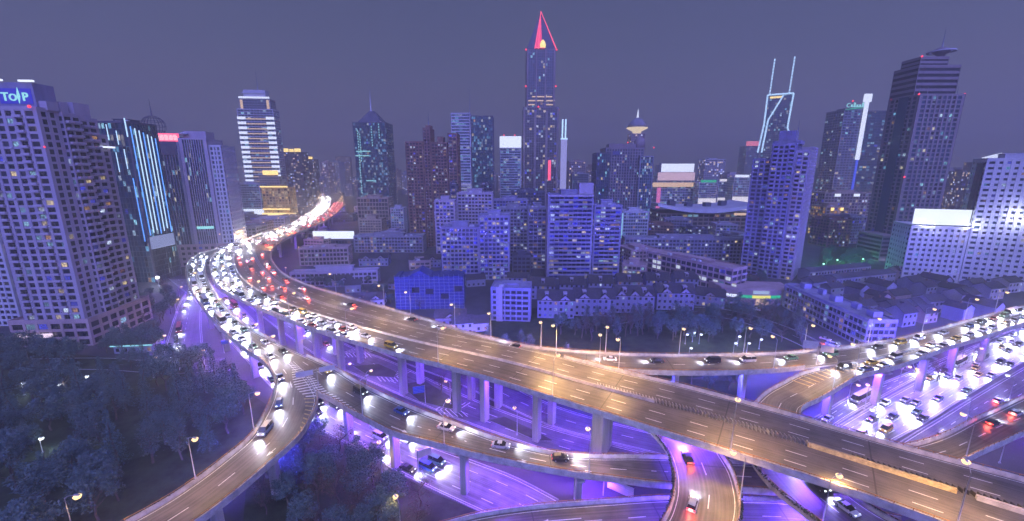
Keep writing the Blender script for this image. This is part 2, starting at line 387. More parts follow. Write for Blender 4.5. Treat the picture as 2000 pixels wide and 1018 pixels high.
SRP = Road([(1262,822),(1275,840),(1300,870),(1315,910),(1318,950),(1308,990),(1292,1020),(1275,1052)],
           [(1385,840),(1405,875),(1430,915),(1441,950),(1446,985),(1441,1020),(1428,1056)], [(0, 13.2), (1, 13)], 60, pair=2)
QRP = Road([(2130,714),(2000,775),(1950,799),(1900,821),(1850,846),(1800,862),(1740,873)],
           [(2380,690),(2130,800),(2000,848),(1960,865),(1920,880),(1880,897),(1810,912)], [(0, 9), (1, 11)], 60, pair=2)
BRD = Road([(640,1075),(760,1045),(870,1019),(940,1001),(1050,986),(1180,976),(1310,968),(1450,970),(1530,973),(1650,988),(1760,1010)], None, 4.0, 90, width=-13)
# ------------------------------------------------------------------ ground, parks and streets at ground level
M_ground = mat('city_ground', (.07,.068,.075), .9, .35, .03)
M_grass = mat('park_lawn', (.035,.05,.025), .95, .5, .2)
M_pave = mat('pavement_slabs', (.22,.21,.21), .85, .25, .4)
M_kerb = mat('kerb_stone', (.32,.32,.32), .85, .2, .8)
g = MB(); g.face([(-4000,-300,0),(4000,-300,0),(4000,4200,0),(-4000,4200,0)])
tag(g.build('ground', M_ground), kind='structure')
def sheet(name, px, z, m, ext=()):
    mb = MB(); P = [at(x, y, 0) for x, y in px]; mb.face([(p.x, p.y, z) for p in P]); o = mb.build(name, m)
    if o.data.polygons[0].normal.z < 0: o.data.flip_normals()
    return tag(o, kind='structure')
sheet('park_lawn', [(-500,1100),(-420,760),(30,680),(230,700),(420,725),(520,790),(470,900),(300,1030),(100,1200)], .03, M_grass)
sheet('park_lawn', [(640,1130),(470,1080),(480,960),(590,830),(700,885),(850,965),(960,1010),(1060,1080)], .03, M_grass)
sheet('park_lawn', [(880,640),(1050,600),(1300,585),(1500,600),(1560,650),(1570,690),(1500,720),(1300,745),(1150,735),(1000,690)], .03, M_grass)
sheet('park_lawn', [(1080,740),(1240,735),(1440,745),(1460,780),(1300,790),(1150,780)], .034, M_grass)
sheet('park_lawn', [(1605,470),(1690,462),(1700,505),(1690,520),(1595,535)], .03, M_grass)
def street(name, r, lanes=(), cars=None, kerb=True, m=None):
    mb = MB(); strip(mb, r, [(0.0, .0), (-.0001, .0)], uvm=True); tag(mb.build(name, m or M_street), kind='structure')
    q = MB()
    for ln in lanes:
        d = 2
        while d < r.len-6:
            a, h, W = r.at(d, ln, True); b, _, _ = r.at(d+3.5, ln, True)
            n = Vector((-math.sin(h), math.cos(h), 0))*.09; u = Vector((0, 0, .006)); q.face((a-n+u, b-n+u, b+n+u, a+n+u)); d += 9
    for off in (.5, -.5): strip(q, r, [(off-.07, .005), (off+.07, .005)])
    tag(q.build('road_markings', M_paint), kind='structure')
    if kerb:
        k = MB()
        for a, b in ((-.35, 0), (0, .35)):
            rows = []
            for i in range(r.n):
                A, B = r.A[i], r.B[i]; w = (B-A); W = w.length; w.normalize(); base = A if a < 0 else B
                rows.append([base+w*(a)+Vector((0, 0, -.1)), base+w*a+Vector((0, 0, .14)), base+w*b+Vector((0, 0, .14)), base+w*b+Vector((0, 0, -.1))])
            for j in range(len(rows)-1):
                for c in range(3): k.face((rows[j][c], rows[j+1][c], rows[j+1][c+1], rows[j][c+1]))
        tag(k.build('kerb', M_kerb), kind='structure')
GRD = Road([(330,545),(395,600),(425,641),(527,752),(605,825),(700,878),(780,922),(860,962),(960,1008),(1040,1050)], [(395,545),(470,600),(540,680),(640,775),(760,840),(1000,930),(1050,958),(1100,982),(1180,1020)], .04, 90, lift=0, pair=1)
EXP = Road([(1500,915),(1560,878),(1640,833),(1700,797),(1800,742),(1900,690),(2000,640),(2200,545)], [(1620,972),(1660,912),(1740,862),(1800,830),(1900,765),(2000,705),(2200,590),(2400,520)], .04, 80, lift=0, pair=1)
EX2 = Road([(1660,930),(1770,858),(1830,822),(1900,778),(2000,719),(2200,604)], [(1800,930),(1860,885),(1950,822),(2030,775),(2200,670),(2400,580)], .04, 60, lift=0, pair=1)
LOC = Road([(1480,880),(1600,812),(1660,775),(1750,738),(1850,698),(1950,657),(2100,597)], [(1540,895),(1640,824),(1700,788),(1800,733),(1900,682),(2000,632),(2200,542)], .036, 70, lift=0, pair=1)
NRT = Road([(440,560),(540,640),(620,695),(700,735),(860,805),(980,850),(1100,890),(1260,930)], [(520,560),(600,625),(680,675),(760,705),(900,770),(1040,825),(1160,860),(1320,900)], .032, 90, lift=0, pair=1)
NR2 = Road([(620,620),(700,668),(780,705),(900,752),(1000,800),(1100,840),(1300,890)], [(640,600),(740,645),(830,685),(960,735),(1050,780),(1150,815),(1330,860)], .028, 70, lift=0, pair=1)
LST = Road([(300,725),(318,690),(338,630),(352,590),(372,560),(400,535)], [(400,730),(396,680),(392,630),(394,600),(405,575),(430,545)], .03, 50, lift=0, pair=1)
CRS = Road([(60,702),(200,700),(330,706),(440,700)], [(40,722),(200,722),(330,730),(450,722)], .024, 30, lift=0)
PKS = Road([(1180,610),(1290,600),(1420,605),(1540,640),(1640,690),(1700,730)], [(1180,640),(1290,618),(1410,620),(1520,655),(1620,705),(1680,745)], .026, 40, lift=0)
M_brt = asphalt('worn_light_streak_asphalt', (.05,.05,.052), (.17,.165,.17), .5)  # tyre polish drawn pale and strong to suggest light trails
street('road', GRD, (.25,.5,.75), m=M_brt); street('road', EXP, (.2,.4,.6,.8), m=M_brt); street('road', EX2, (.33,.66)); street('street', LOC, (.33,.66))
street('street', NRT, (.33,.66)); street('street', NR2, (.5,)); street('street', LST, (.5,)); street('street', CRS, (.5,)); street('street', PKS, (.5,))
# painted junction boxes and hatching on the street below the ramps
q = MB()
for cx, cy, n in ((760,735,7), (880,800,6), (690,690,8), (1895,650,7), (1780,720,7)):
    c = at(cx, cy, 0)
    for i in range(n):
        for sgn in (1, -1):
            a = Vector((c.x-5+i*1.6, c.y, .052)); b = a+Vector((3.2, sgn*4.2, 0)); nn = Vector((.16, 0, 0))
            q.face((a-nn, b-nn, b+nn, a+nn))
tag(q.build('road_markings', M_paint), kind='structure')
# traffic islands with low planting
for px in ([(690,716),(740,712),(775,728),(770,738),(720,735)], [(780,752),(830,745),(890,782),(905,795),(880,800),(820,785)], [(955,822),(985,815),(1050,845),(1080,862),(1050,862)]):
    mb = MB(); P = [at(x, y, 0) for x, y in px]; P = P if (P[1]-P[0]).cross(P[2]-P[1]).z > 0 else P[::-1]
    mb.prism([(p.x, p.y) for p in P], -.1, .22, 0, 1); tag(mb.build('traffic_island', [M_kerb, M_grass]), kind='structure')
# ------------------------------------------------------------------ elevated roads
r0, o0 = elevated('elevated_highway', FARR, 'broad elevated highway curving off between the distant lit towers', 'highway', (.12,.24,.36,.62,.74,.86))
for d in range(25, 700, 40):
    p, h, W = FARR.at(FARR.len-d, .5, True); pier(r0, o0, p, 18-1.95, h, twin=W*.5, cap=9)
ia = LFT.n-1
r1, o1 = elevated('elevated_highway', MAIN, 'wide main elevated highway sweeping from the bend down past the tall twin piers', 'highway', (.17,.33,.67,.83),
    gapB=[(0, MAIN.t_px(1100,699,'B'))])
for x, y, tw, wd in ((470,587,9,2.2),(512,606,9,2.2),(548,620,9,2.2),(583,633,9,2.2),(628,649,9,2.4),(752,688,9,2.6),(858,717,9,2.6),(918,735,9,2.8),(1024,765,10,2.4),(1150,802,0,9.5)):
    i = MAIN.t_px(x, y, 'A'); p, h, W = MAIN.at(MAIN.s[i], .46, True); pier(r1, o1, p, p.z-1.95, h, w=wd, d=2.0 if wd < 5 else 3.2, twin=tw, cap=9 if wd < 5 else 12)
def median(r, root, o, i0, i1, f0, f1, h, m, name='median_barrier'):
    mb = MB(); rows = []
    for i in range(i0, i1+1):
        A, B = r.A[i], r.B[i]; rows.append([A.lerp(B, f0)+Vector((0,0,-.02)), A.lerp(B, f0+.004)+Vector((0, 0, h)), A.lerp(B, f1-.004)+Vector((0, 0, h)), A.lerp(B, f1)+Vector((0,0,-.02))])
    for j in range(len(rows)-1):
        for c in range(3): mb.face((rows[j][c], rows[j+1][c], rows[j+1][c+1], rows[j][c+1]))
    mb.face(rows[0]); mb.face(rows[-1][::-1]); mb.build(name, m, root, o)
ib = MAIN.t_px(1570, 930, 'A'); ic = MAIN.t_px(1260, 832, 'A'); ie = MAIN.n-2
median(MAIN, r1, o1, 0, ic, .495, .52, .8, M_parapet)
ik = MAIN.near(MAIN.at(MAIN.s[ib]+24, .5, True)[0]); median(MAIN, r1, o1, ib, ik, .50, .535, .9, M_ypaint_light); median(MAIN, r1, o1, ik+1, ie, .50, .535, .9, M_parapet)  # yellow stretch: lamp light painted into the pale barrier's colour
# anti-glare louvres standing along the median
lv = MB(); d = MAIN.s[MAIN.t_px(1130,795,'A')]; dend = MAIN.s[ib]
while d < dend:
    p, h, W = MAIN.at(d, .53, True); lv.box(-.05, .05, -.75, .55, .0, .95, 0, Matrix.Translation(p)@Matrix.Rotation(h+.5, 4, 'Z')); d += .85
lv.build('anti_glare_fence', M_steel, r1, o1, kind='stuff')
md = MB(); d = MAIN.s[ib]+8
while d < MAIN.s[ie]:
    p, h, W = MAIN.at(d, .56, True); md.box(-.05, .05, -.5, .5, 0, .8, 0, Matrix.Translation(p)@Matrix.Rotation(h+.5, 4, 'Z')); d += .85
md.build('anti_glare_fence', M_dark, r1, o1, kind='stuff')
def hatch(root, o, r, i0, i1, f0, f1, m, step=2.4, wd=.5, z=.01, skew=.9):
    """chevron bars across the closed wedge between two roads"""
    mb = MB(); d = r.s[i0]
    while d < r.s[i1]-1:
        t = (d-r.s[i0])/(r.s[i1]-r.s[i0]); a, h, W = r.at(d, f0(t), True); b, _, _ = r.at(d+skew, f1(t), True); u = Vector((math.cos(h), math.sin(h), 0))*wd
        Z = Vector((0, 0, z)); mb.face((a+Z, a+u+Z, b+u+Z, b+Z)); d += step
    mb.build('hatch_marking', m, root, o)
r2, o2 = elevated('elevated_ramp', FLY, 'slender elevated ramp that peels off behind the main highway above the dark park', 'ramp', (.5,),
    gapA=[(0, FLY.t_px(1112,700,'A')), (FLY.t_px(1575,714,'A'), FLY.n-1)])
for x in (1335, 1475):
    i = FLY.t_px(x, 721, 'A'); p, h, W = FLY.at(FLY.s[i], .5, True); pier(r2, o2, p, p.z-1.95, h, cap=7)
hatch(r2, o2, FLY, FLY.t_px(860,648), FLY.t_px(1085,697), lambda t: .02, lambda t: .08+.2*t, M_ypaint_light)
r3, o3 = elevated('elevated_ramp', RGT, 'high elevated ramp climbing past the street lamps above the tiled lane houses', 'ramp', (.5,))
for x, y in ((1912,661), (1972,642)):
    i = RGT.t_px(x, y, 'A'); p, h, W = RGT.at(RGT.s[i], .5, True); pier(r3, o3, p, p.z-1.95, h, cap=7)
i_ = RT.t_px(1590, 713, 'B')
r4, o4 = elevated('elevated_ramp', RT, 'curved ramp dropping from the fork with yellow hatching and passing under the main highway', 'ramp', (.5,),
    gapB=[(0, i_)], hedgeB=(RT.t_px(1470,890,'B'), RT.n-1), hedgeA=(RT.t_px(1640,935,'A'), RT.n-1))
for x, y in ((1826,685), (1742,715), (1645,743), (1585,774)):
    i = RT.t_px(x, y, 'A'); p, h, W = RT.at(RT.s[i], .5, True); pier(r4, o4, p, p.z-1.95, h, cap=6)
hatch(r4, o4, RT, 4, RT.t_px(1520,735,'B'), lambda t: .78-.3*min(1, 2*t)*(1 if t < .5 else 1), lambda t: .96, M_ypaint_light, 2.2, .6)
r5, o5 = elevated('elevated_ramp', LFT, 'outermost curved ramp leaving the highway bend beside the glass tower', 'ramp', (.5,), gapB=[(LFT.n-9, LFT.n-1)])
for x, y in ((412,618), (468,668), (383,582)):
    i = LFT.t_px(x, y, 'A'); p, h, W = LFT.at(LFT.s[i], .5, True); pier(r5, o5, p, p.z-1.95, h, cap=6)
ig = BOT.t_px(619,765,'B')
r6, o6 = elevated('elevated_ramp', BOT, 'ramp curling away from the chevron gore over the unlit park', 'ramp', (.5,), gapB=[(0, ig)], hedgeA=(BOT.t_px(500,830,'A'), BOT.n-1), hedge_h=.35)
for x, y in ((562,870), (455,965)):
    i = BOT.t_px(x, y, 'B'); p, h, W = BOT.at(BOT.s[i], .55, True); pier(r6, o6, p, p.z-1.95, h, cap=6)
im = MID.t_px(619,765,'A')
r7, o7 = elevated('elevated_ramp', MID, 'middle ramp running from the chevron gore to pass beneath the red lit ramp', 'ramp', (.5,), gapA=[(0, im)])
for x, y in ((645,776), (740,827), (884,880), (1132,930)):
    i = MID.t_px(x, y, 'A'); p, h, W = MID.at(MID.s[i], .5, True); pier(r7, o7, p, p.z-1.95, h, cap=6)
hatch(r6, o6, BOT, 2, ig, lambda t: .90-.32*math.sin(3.14*min(1, t*.9)), lambda t: .99, M_paint, 1.7, .55)
hatch(r6, o6, BOT, ig, ig+16, lambda t: .72+.2*t, lambda t: .94, M_ypaint_light, 1.7, .55)
hatch(r7, o7, MID, 2, im+14, lambda t: .01 if t < .6 else .09, lambda t: .10+.14*math.sin(3.14*t), M_paint, 1.7, .55)
r8, o8 = elevated('elevated_ramp', SRP, 'ramp with planted parapets emerging from beneath the main highway and curving out of view', 'ramp', (.55,), hedgeA=(0, SRP.n-1), hedgeB=(8, 40), hedge_h=.6)
r9, o9 = elevated('elevated_ramp', QRP, 'ramp with pale parapets crossing above the ground expressway and meeting the main highway', 'ramp', (.5,))
for d in (18, 42):
    p, h, W = QRP.at(d, .5, True); pier(r9, o9, p, p.z-1.95, h, cap=5)
rb, ob = elevated('elevated_ramp', BRD, 'lowest broad ramp with a painted arrow passing beneath the planted ramp', 'ramp', (.36,.68))
for d in (25, 50, 75, 100):
    p, h, W = BRD.at(d, .5, True); pier(rb, ob, p, p.z-1.95, h, cap=5, w=2.5)
def arrow(root, o, r, d, f, L=5.5, rev=False, m=None):
    p, h, W = r.at(d, f, True); h += math.pi if rev else 0
    M = Matrix.Translation(p+Vector((0, 0, .012)))@Matrix.Rotation(h, 4, 'Z'); mb = MB()
    for poly in ([(-L/2,-.12),(L/2-1.6,-.12),(L/2-1.6,.12),(-L/2,.12)], [(L/2-1.6,-.55),(L/2,0),(L/2-1.6,.55)]):
        mb.face([M @ Vector((x, y, 0)) for x, y in poly])
    mb.build('lane_arrow', m or M_paint, root, o)
i = BOT.t_px(560,870,'B'); arrow(r6, o6, BOT, BOT.s[i]+1, .74)
i = BRD.near(at(1090, 1004, 4)); arrow(rb, ob, BRD, BRD.s[i], .3, 9, True)
for d in (60, 90, 105): arrow(r7, o7, MID, d, .2)
# ------------------------------------------------------------------ street lamps
ORD = ['first','second','third','fourth','fifth','sixth','seventh','eighth','ninth','tenth','eleventh','twelfth','thirteenth','fourteenth','fifteenth','sixteenth','seventeenth','eighteenth','nineteenth','twentieth']
def nth(i):
    if i < 20: return ORD[i]
    t, u = divmod(i+1, 10); T = {2:'twenty',3:'thirty',4:'forty',5:'fifty',6:'sixty',7:'seventy',8:'eighty',9:'ninety'}[t]
    O = {0:'twentieth',3:'thirtieth'}
    return T[:-1]+'ieth' if u == 0 else T+'-'+ORD[u-1]
def lamp_meshes(h, arm):
    p = MB(); p.tube([(0, 0, 0), (0, 0, h*.5), (0, 0, h)], [.13, .10, .07], 6); p.box(-.22, .22, -.22, .22, 0, .35)
    a = MB(); a.tube([(0, 0, h-.15), (arm*.35, 0, h+.35), (arm, 0, h+.55)], [.06, .05, .045], 5)
    hd = MB(); hd.frustum(arm-.1, arm+.95, -.2, .2, h+.52, arm, arm+.85, -.12, .12, h+.72)
    ln = MB(); ln.lathe([(.05, -.62), (.42, -.50), (.62, -.12), (.45, .1), (.1, .12)], 12, (arm+.45, 0, h+.40))
    return p.mesh('pole', M_steel), a.mesh('arm', M_steel), hd.mesh('lamp_head', M_steel), ln
LM = {}
for key, h, arm, m in (('deck', 10, 1.8, M_lamp), ('main', 10.5, 2.4, M_lamp), ('low', 8, 1.5, M_lamp), ('avenue', 8, 1.5, em('avenue_lamp', (1.0,.72,.30), 4)), ('park', 4.5, .2, M_lampw), ('white', 9, 1.4, M_lampw)):
    p, a, hd, ln = lamp_meshes(h, arm); LM[key] = (p, a, hd, ln.mesh('lens', m), h, arm)

def lamp_light(name, col, W, kind='POINT', cone=150):
    l = bpy.data.lights.new(name, kind); l.energy = W*.72; l.color = col; l.shadow_soft_size = .35
    if kind == 'SPOT': l.spot_size = R(cone); l.spot_blend = .5
    return l
LD = {'deck': lamp_light('sodium_light', (1.0,.57,.20), 9000, 'SPOT', 155), 'main': lamp_light('sodium_light', (1.0,.57,.18), 30000, 'SPOT', 160), 'low': lamp_light('sodium_light', (1.0,.60,.26), 2600, 'SPOT', 160),
      'avenue': lamp_light('avenue_light', (1.0,.62,.22), 60000), 'park': lamp_light('park_light', (.7,.85,1.0), 900), 'white': lamp_light('cool_light', (.6,.5,1.0), 4000, 'SPOT', 160)}
def lamp(key, p, hd, label, group, lit=True, light=True, far_=False):
    """hd: direction the arm reaches"""
    P, A, H, Ln, h, arm = LM[key]
    t = empty('street_lamp', p, hd, label, 'street lamp', group)
    child('pole', P, t); child('arm', A, t)
    hh = child('lamp_head', H, t); 
    if lit:
        child('lens', Ln, hh)
        if light:
            l = bpy.data.objects.new('lamp_light', LD[key]); link(l); l.parent = t; l.location = (arm+.45, 0, h-.35)
    return t
def deck_lamps(r, edge, pxs, where, key='deck', group='street lamps on the elevated roads', lit=None, light=True):
    for i, (x, y) in enumerate(pxs):
        k = r.t_px(x, y, edge); p, h, W = r.at(r.s[k], -.12 if False else (0.02 if edge == 'A' else -.02)); p.z += .9
        c = r.at(r.s[k], .5, True)[0]; a = math.atan2(c.y-p.y, c.x-p.x)
        lamp(key, p, a, f'lit lamp, {nth(i)} {where}' if not lit or lit[i] else f'unlit lamp, {nth(i)} {where}', group, lit is None or lit[i], light)
deck_lamps(FLY, 'B', [(656,573),(752,599),(797,612),(895,640),(960,657),(1057,671),(1187,683),(1320,689),(1455,690),(1568,685),(1690,671)], 'along the outer parapet of the park ramp from the bend')
deck_lamps(RGT, 'B', [(1806,648),(1888,627),(1945,612)], 'along the climbing ramp beside the lane houses')
deck_lamps(MAIN, 'B', [(1087,697),(1204,728)], 'on the far parapet of the main highway past the gore', 'main')
deck_lamps(FLY, 'A', [(1178,709),(1510,721)], 'on the near parapet of the park ramp')
deck_lamps(MAIN, 'A', [(430,560),(497,596),(568,626),(682,662),(853,713),(1082,781),(1440,885),(1850,1020)], 'on the near parapet of the main highway from the bend', 'main')
deck_lamps(RT, 'A', [(1665,735),(1610,757)], 'on the parapet of the curved fork ramp')
deck_lamps(LFT, 'A', [(375,572),(425,633),(496,691),(527,726)], 'on the outside of the outermost curved ramp')
deck_lamps(BOT, 'A', [(495,838),(380,933),(146,1066)], 'along the ramp over the unlit park from the gore')
deck_lamps(MID, 'A', [(709,812),(862,871),(1155,932)], 'on the near parapet of the middle ramp', lit=[False, True, True])
deck_lamps(SRP, 'B', [(1444,975)], 'on the planted ramp that emerges from the main highway')
deck_lamps(RT, 'B', [(1608,1024)], 'on the planted ramp beside the main highway')
deck_lamps(QRP, 'B', [(1880,895)], 'on the ramp with pale parapets')
i = 0
for d in range(20, 760, 36):
    for e_ in ('A', 'B'):
        p, h, W = FARR.at(FARR.len-d, .05 if e_ == 'A' else -.05); c = FARR.at(FARR.len-d, .5, True)[0]; p.z += .9
        lamp('main', p, math.atan2(c.y-p.y, c.x-p.x), f"lit lamp on the {'inner' if e_ == 'B' else 'outer'} parapet of the distant highway, {nth(d//36)} from the bend", 'street lamps on the elevated roads', True, (d//36) % 2 == (e_ == 'A'))
def ground_lamps(pts, key, where, group):
    for i, (x, y, hd) in enumerate(pts):
        lamp(key, at(x, y, 0), hd, f'lit lamp, {nth(i)} {where}', group)
ground_lamps([(300,738,.5),(318,690,.2),(345,612,.1),(352,585,.1),(410,722,2.8),(425,560,2.)], 'low', 'along the street below the apartment tower', 'street lamps at ground level')
ground_lamps([(783,1042,2.2),(746,925,2.0),(590,690,0),(718,768,.8),(676,752,.5),(714,700,.4),(880,790,2.5),(1010,850,2.),(1285,838,1.)], 'low', 'among the piers and trees below the ramps', 'street lamps at ground level')
ground_lamps([(1688,800,1.),(1705,785,.5),(1655,790,-1),(1785,765,1.),(1755,752,-1.),(1876,712,1.),(1895,715,-.5)], 'low', 'along the side street under the climbing ramp', 'street lamps at ground level')
ground_lamps([(1885,830,2.6),(1970,783,2.6),(1708,858,2.6),(1952,905,2.6)], 'white', 'beside the ground expressway', 'street lamps at ground level')
ground_lamps([(560,545,2.),(600,520,2.),(585,500,2.),(630,505,0.)], 'low', 'in the side street inside the highway bend', 'street lamps at ground level')
for i, (x, y) in enumerate([(1338,672),(1365,672),(1352,668),(1432,690),(1440,676),(1458,690),(1482,682),(1345,700),(118,775),(172,758),(48,772),(84,885)]):
    lamp('park', at(x, y, 0), 0, f"small white park lamp, {nth(i if i < 8 else i-8)} {'round the pond beyond the park ramp' if i < 8 else 'in the unlit park by the apartment tower'}", 'park lamps')
# ------------------------------------------------------------------ road signs
M_signw = mat('sign_back', (.55,.52,.52), .6, .15, .6, metal=.2); M_signb = mat('sign_blue', (.03,.10,.5), .5, .1, .6)
def sign(name, p, hd, label, panels, h=6, cat_='road sign', m=None):
    t = empty(name, p, hd, label, cat_)
    b = MB(); b.tube([(0, 0, 0), (0, 0, h)], .16, 6); b.build('post', M_steel, t)
    arm = MB(); xs = [q for pn in panels for q in (pn[0], pn[1])]; arm.tube([(min(xs), 0, h-.3), (max(xs), 0, h-.3)], .09, 5); arm.tube([(min(xs), 0, h-1.2), (max(xs), 0, h-1.2)], .07, 5); arm.build('arm', M_steel, t)
    for x0, x1, z0, z1 in panels:
        pn = MB(); pn.box(x0, x1, -.2, -.12, h+z0, h+z1); pl = pn.build('panel', m or M_signw, t)
        rb = MB(); k = z0+.3
        while k < z1-.1: rb.box(x0, x1, -.26, -.203, h+k, h+k+.08); k += .55
        rb.build('stiffener', M_steel, pl)
    return t
i = FLY.t_px(1583,686,'B'); p = FLY.at(FLY.s[i]+3, .06, True)[0]; sign('sign_gantry', at(1594,712,16.2), -.35, 'pair of pale blank-backed sign boards on a post at the ramp fork', [(-4.6,-.3,-1.6,1.1),(.5,4.2,-2.2,.2)], 7)
sign('sign_gantry', at(622,756,15.6), .45, 'pair of ribbed sign boards above the white chevron gore', [(-5.6,-1.0,-1.7,.0),(.6,5.0,-1.3,.3)], 6)
sign('road_sign', at(818,932,0), .5, 'sign board beside the ground road in front of the park trees', [(.1,3.6,-2.2,0)], 8)
sign('road_sign', at(438,690,0), .3, 'blue sign board in the grass beside the bright ground road', [(-.5,2.2,-1.6,0)], 6, m=M_signb)
sign('road_sign', at(831,788,0), .3, 'blue direction sign between the tall twin piers', [(-4,-.2,-2.6,0)], 7, m=M_signb)
sign('road_sign', at(1178,968,0), -.6, 'slatted sign boards standing below the middle ramp', [(1,7.5,-3,-.2)], 6)
# ------------------------------------------------------------------ buildings
G_res = glass('flat_windows', (.03,.035,.05), .07, ((S(150,165,200)), (S(205,185,150)), (S(110,150,180)), (S(60,60,215))), .8)
G_res2 = glass('flat_windows_busy', (.03,.035,.05), .15, ((S(215,195,160)), (S(190,205,240)), (S(70,75,235)), (S(205,215,240))), 1.0)
G_blue = glass('flat_windows_blue', (.02,.025,.10), .30, ((S(60,60,235)), (S(185,200,240)), (S(48,48,230)), (S(215,200,170))), .9)
G_off = glass('office_glass', (.02,.05,.075), .09, ((S(150,215,230)), (S(190,220,240)), (S(120,190,225)), (S(215,205,170))), .9)
G_off2 = glass('office_glass_busy', (.03,.08,.10), .22, ((S(130,190,215)), (S(160,205,225)), (S(110,170,205)), (S(200,205,190))), .65)
G_far = glass('distant_windows', (.035,.035,.06), .22, ((S(215,190,150)), (S(190,200,235)), (S(200,170,150)), (S(150,160,235))), 2.6)
G_gold = glass('gilded_windows', (.10,.06,.02), .75, ((S(225,175,90)), (S(235,195,110)), (S(215,150,60)), (S(240,215,150))), 1.0)
G_dark = glass('unlit_windows', (.02,.022,.03), .025)
W_lilac = mat('lilac_render', (.36,.32,.38), .85, .14, .08, streak=True); W_grey = mat('grey_render', (.24,.24,.28), .85, .18, .08, streak=True)
W_pale = mat('pale_tiles', (.46,.46,.50), .7, .12, .08, streak=True); W_white = mat('white_cladding', (.52,.52,.56), .6, .12, .06)
W_dark = mat('dark_cladding', (.09,.09,.12), .6, .2, .1); W_brick = mat('brown_brick', (.22,.13,.10), .85, .25, .15)
W_stone = mat('granite_cladding', (.24,.20,.20), .7, .16, .08, streak=True); W_buff = mat('buff_stone', (.38,.30,.22), .8, .18, .1)
W_pink = mat('pinkish_render', (.38,.28,.28), .85, .2, .1, streak=True); W_blue = mat('violet_render', (.25,.24,.36), .85, .28, .1, streak=True)
W_roof = mat('roof_felt', (.07,.07,.08), .9, .3, .2); W_tile = mat('dark_roof_tiles', (.055,.05,.055), .9, .35, 1.2)
W_net = mat('blue_builders_net', (.04,.05,.19), .9, .3, .8)
def em_room(name, col, st):
    """a lit room: each window has its own lamp level; curtains and furniture break up the pane"""
    m, N, L, b = nodemat(name); b.inputs['Base Color'].default_value = (.03,.03,.04,1); b.inputs['Emission Color'].default_value = (*col, 1)
    oi = N.new('ShaderNodeObjectInfo'); tc = N.new('ShaderNodeTexCoord'); ad = N.new('ShaderNodeVectorMath'); ad.operation = 'MULTIPLY_ADD'
    cx = N.new('ShaderNodeCombineXYZ'); L.new(oi.outputs['Random'], cx.inputs[0]); L.new(oi.outputs['Random'], cx.inputs[2]); ad.inputs[1].default_value = (40, 40, 40); L.new(cx.outputs[0], ad.inputs[0]); L.new(tc.outputs['Object'], ad.inputs[2])
    n1 = N.new('ShaderNodeTexNoise'); n1.inputs['Scale'].default_value = 1.3; n1.inputs['Detail'].default_value = 3; L.new(ad.outputs[0], n1.inputs['Vector'])
    mr = N.new('ShaderNodeMapRange'); mr.inputs[1].default_value = .36; mr.inputs[2].default_value = .62; mr.inputs[3].default_value = .12; mr.inputs[4].default_value = 1; L.new(n1.outputs['Fac'], mr.inputs[0])
    m2 = N.new('ShaderNodeMapRange'); m2.inputs[3].default_value = .22; m2.inputs[4].default_value = 1.0; L.new(oi.outputs['Random'], m2.inputs[0])
    mu = N.new('ShaderNodeMath'); mu.operation = 'MULTIPLY'; L.new(mr.outputs[0], mu.inputs[0]); L.new(m2.outputs[0], mu.inputs[1]); m3 = N.new('ShaderNodeMath'); m3.operation = 'MULTIPLY'; m3.inputs[1].default_value = st*1.3; L.new(mu.outputs[0], m3.inputs[0]); L.new(m3.outputs[0], b.inputs['Emission Strength'])
    return m
E_w = [em_room('lit_window_white', S(195,210,240), 1.0), em_room('lit_window_warm', S(225,200,150), 1.0), em_room('lit_window_cyan', S(140,190,220), .8), em_room('lit_window_blue', S(70,75,225), .8), em_room('lit_window_amber', S(200,150,100), .7)]
P_dark = mat('dark_pane', (.02,.022,.03), .2, .3, .5, spec=.6)
E_white = em('white_flood', (.66,.72,.95), 1.6); E_cool = em('cool_tube', S(170,205,245), 1.8); E_blue = em('blue_tube', S(90,150,250), 1.8)
E_gold = em('golden_flood', (1.0,.72,.25), 1.8); E_redsign = em('red_sign', (1.0,.10,.22), 1.7); E_cyan = em('cyan_tube', S(150,225,235), 1.1); E_green = em('green_tube', S(30,190,140), 1.0); E_yel = em('yellow_tube', S(235,230,110), 1.1)
E_pane = em('sign_face', (.9,.85,1.0), 1.1)
E_band = em('band_light', S(225,190,165), 1.1)
NB = [0]; AC_MESH = {}
def fmat(face, w, d):
    return {'f': Matrix(), 'r': Matrix.Translation((w/2, d/2, 0))@Matrix.Rotation(R(90), 4, 'Z')@Matrix.Translation((0, 0, 0)),
            'l': Matrix.Translation((-w/2, d/2, 0))@Matrix.Rotation(R(-90), 4, 'Z'), 'b': Matrix.Translation((0, d, 0))@Matrix.Rotation(R(180), 4, 'Z')}[face]
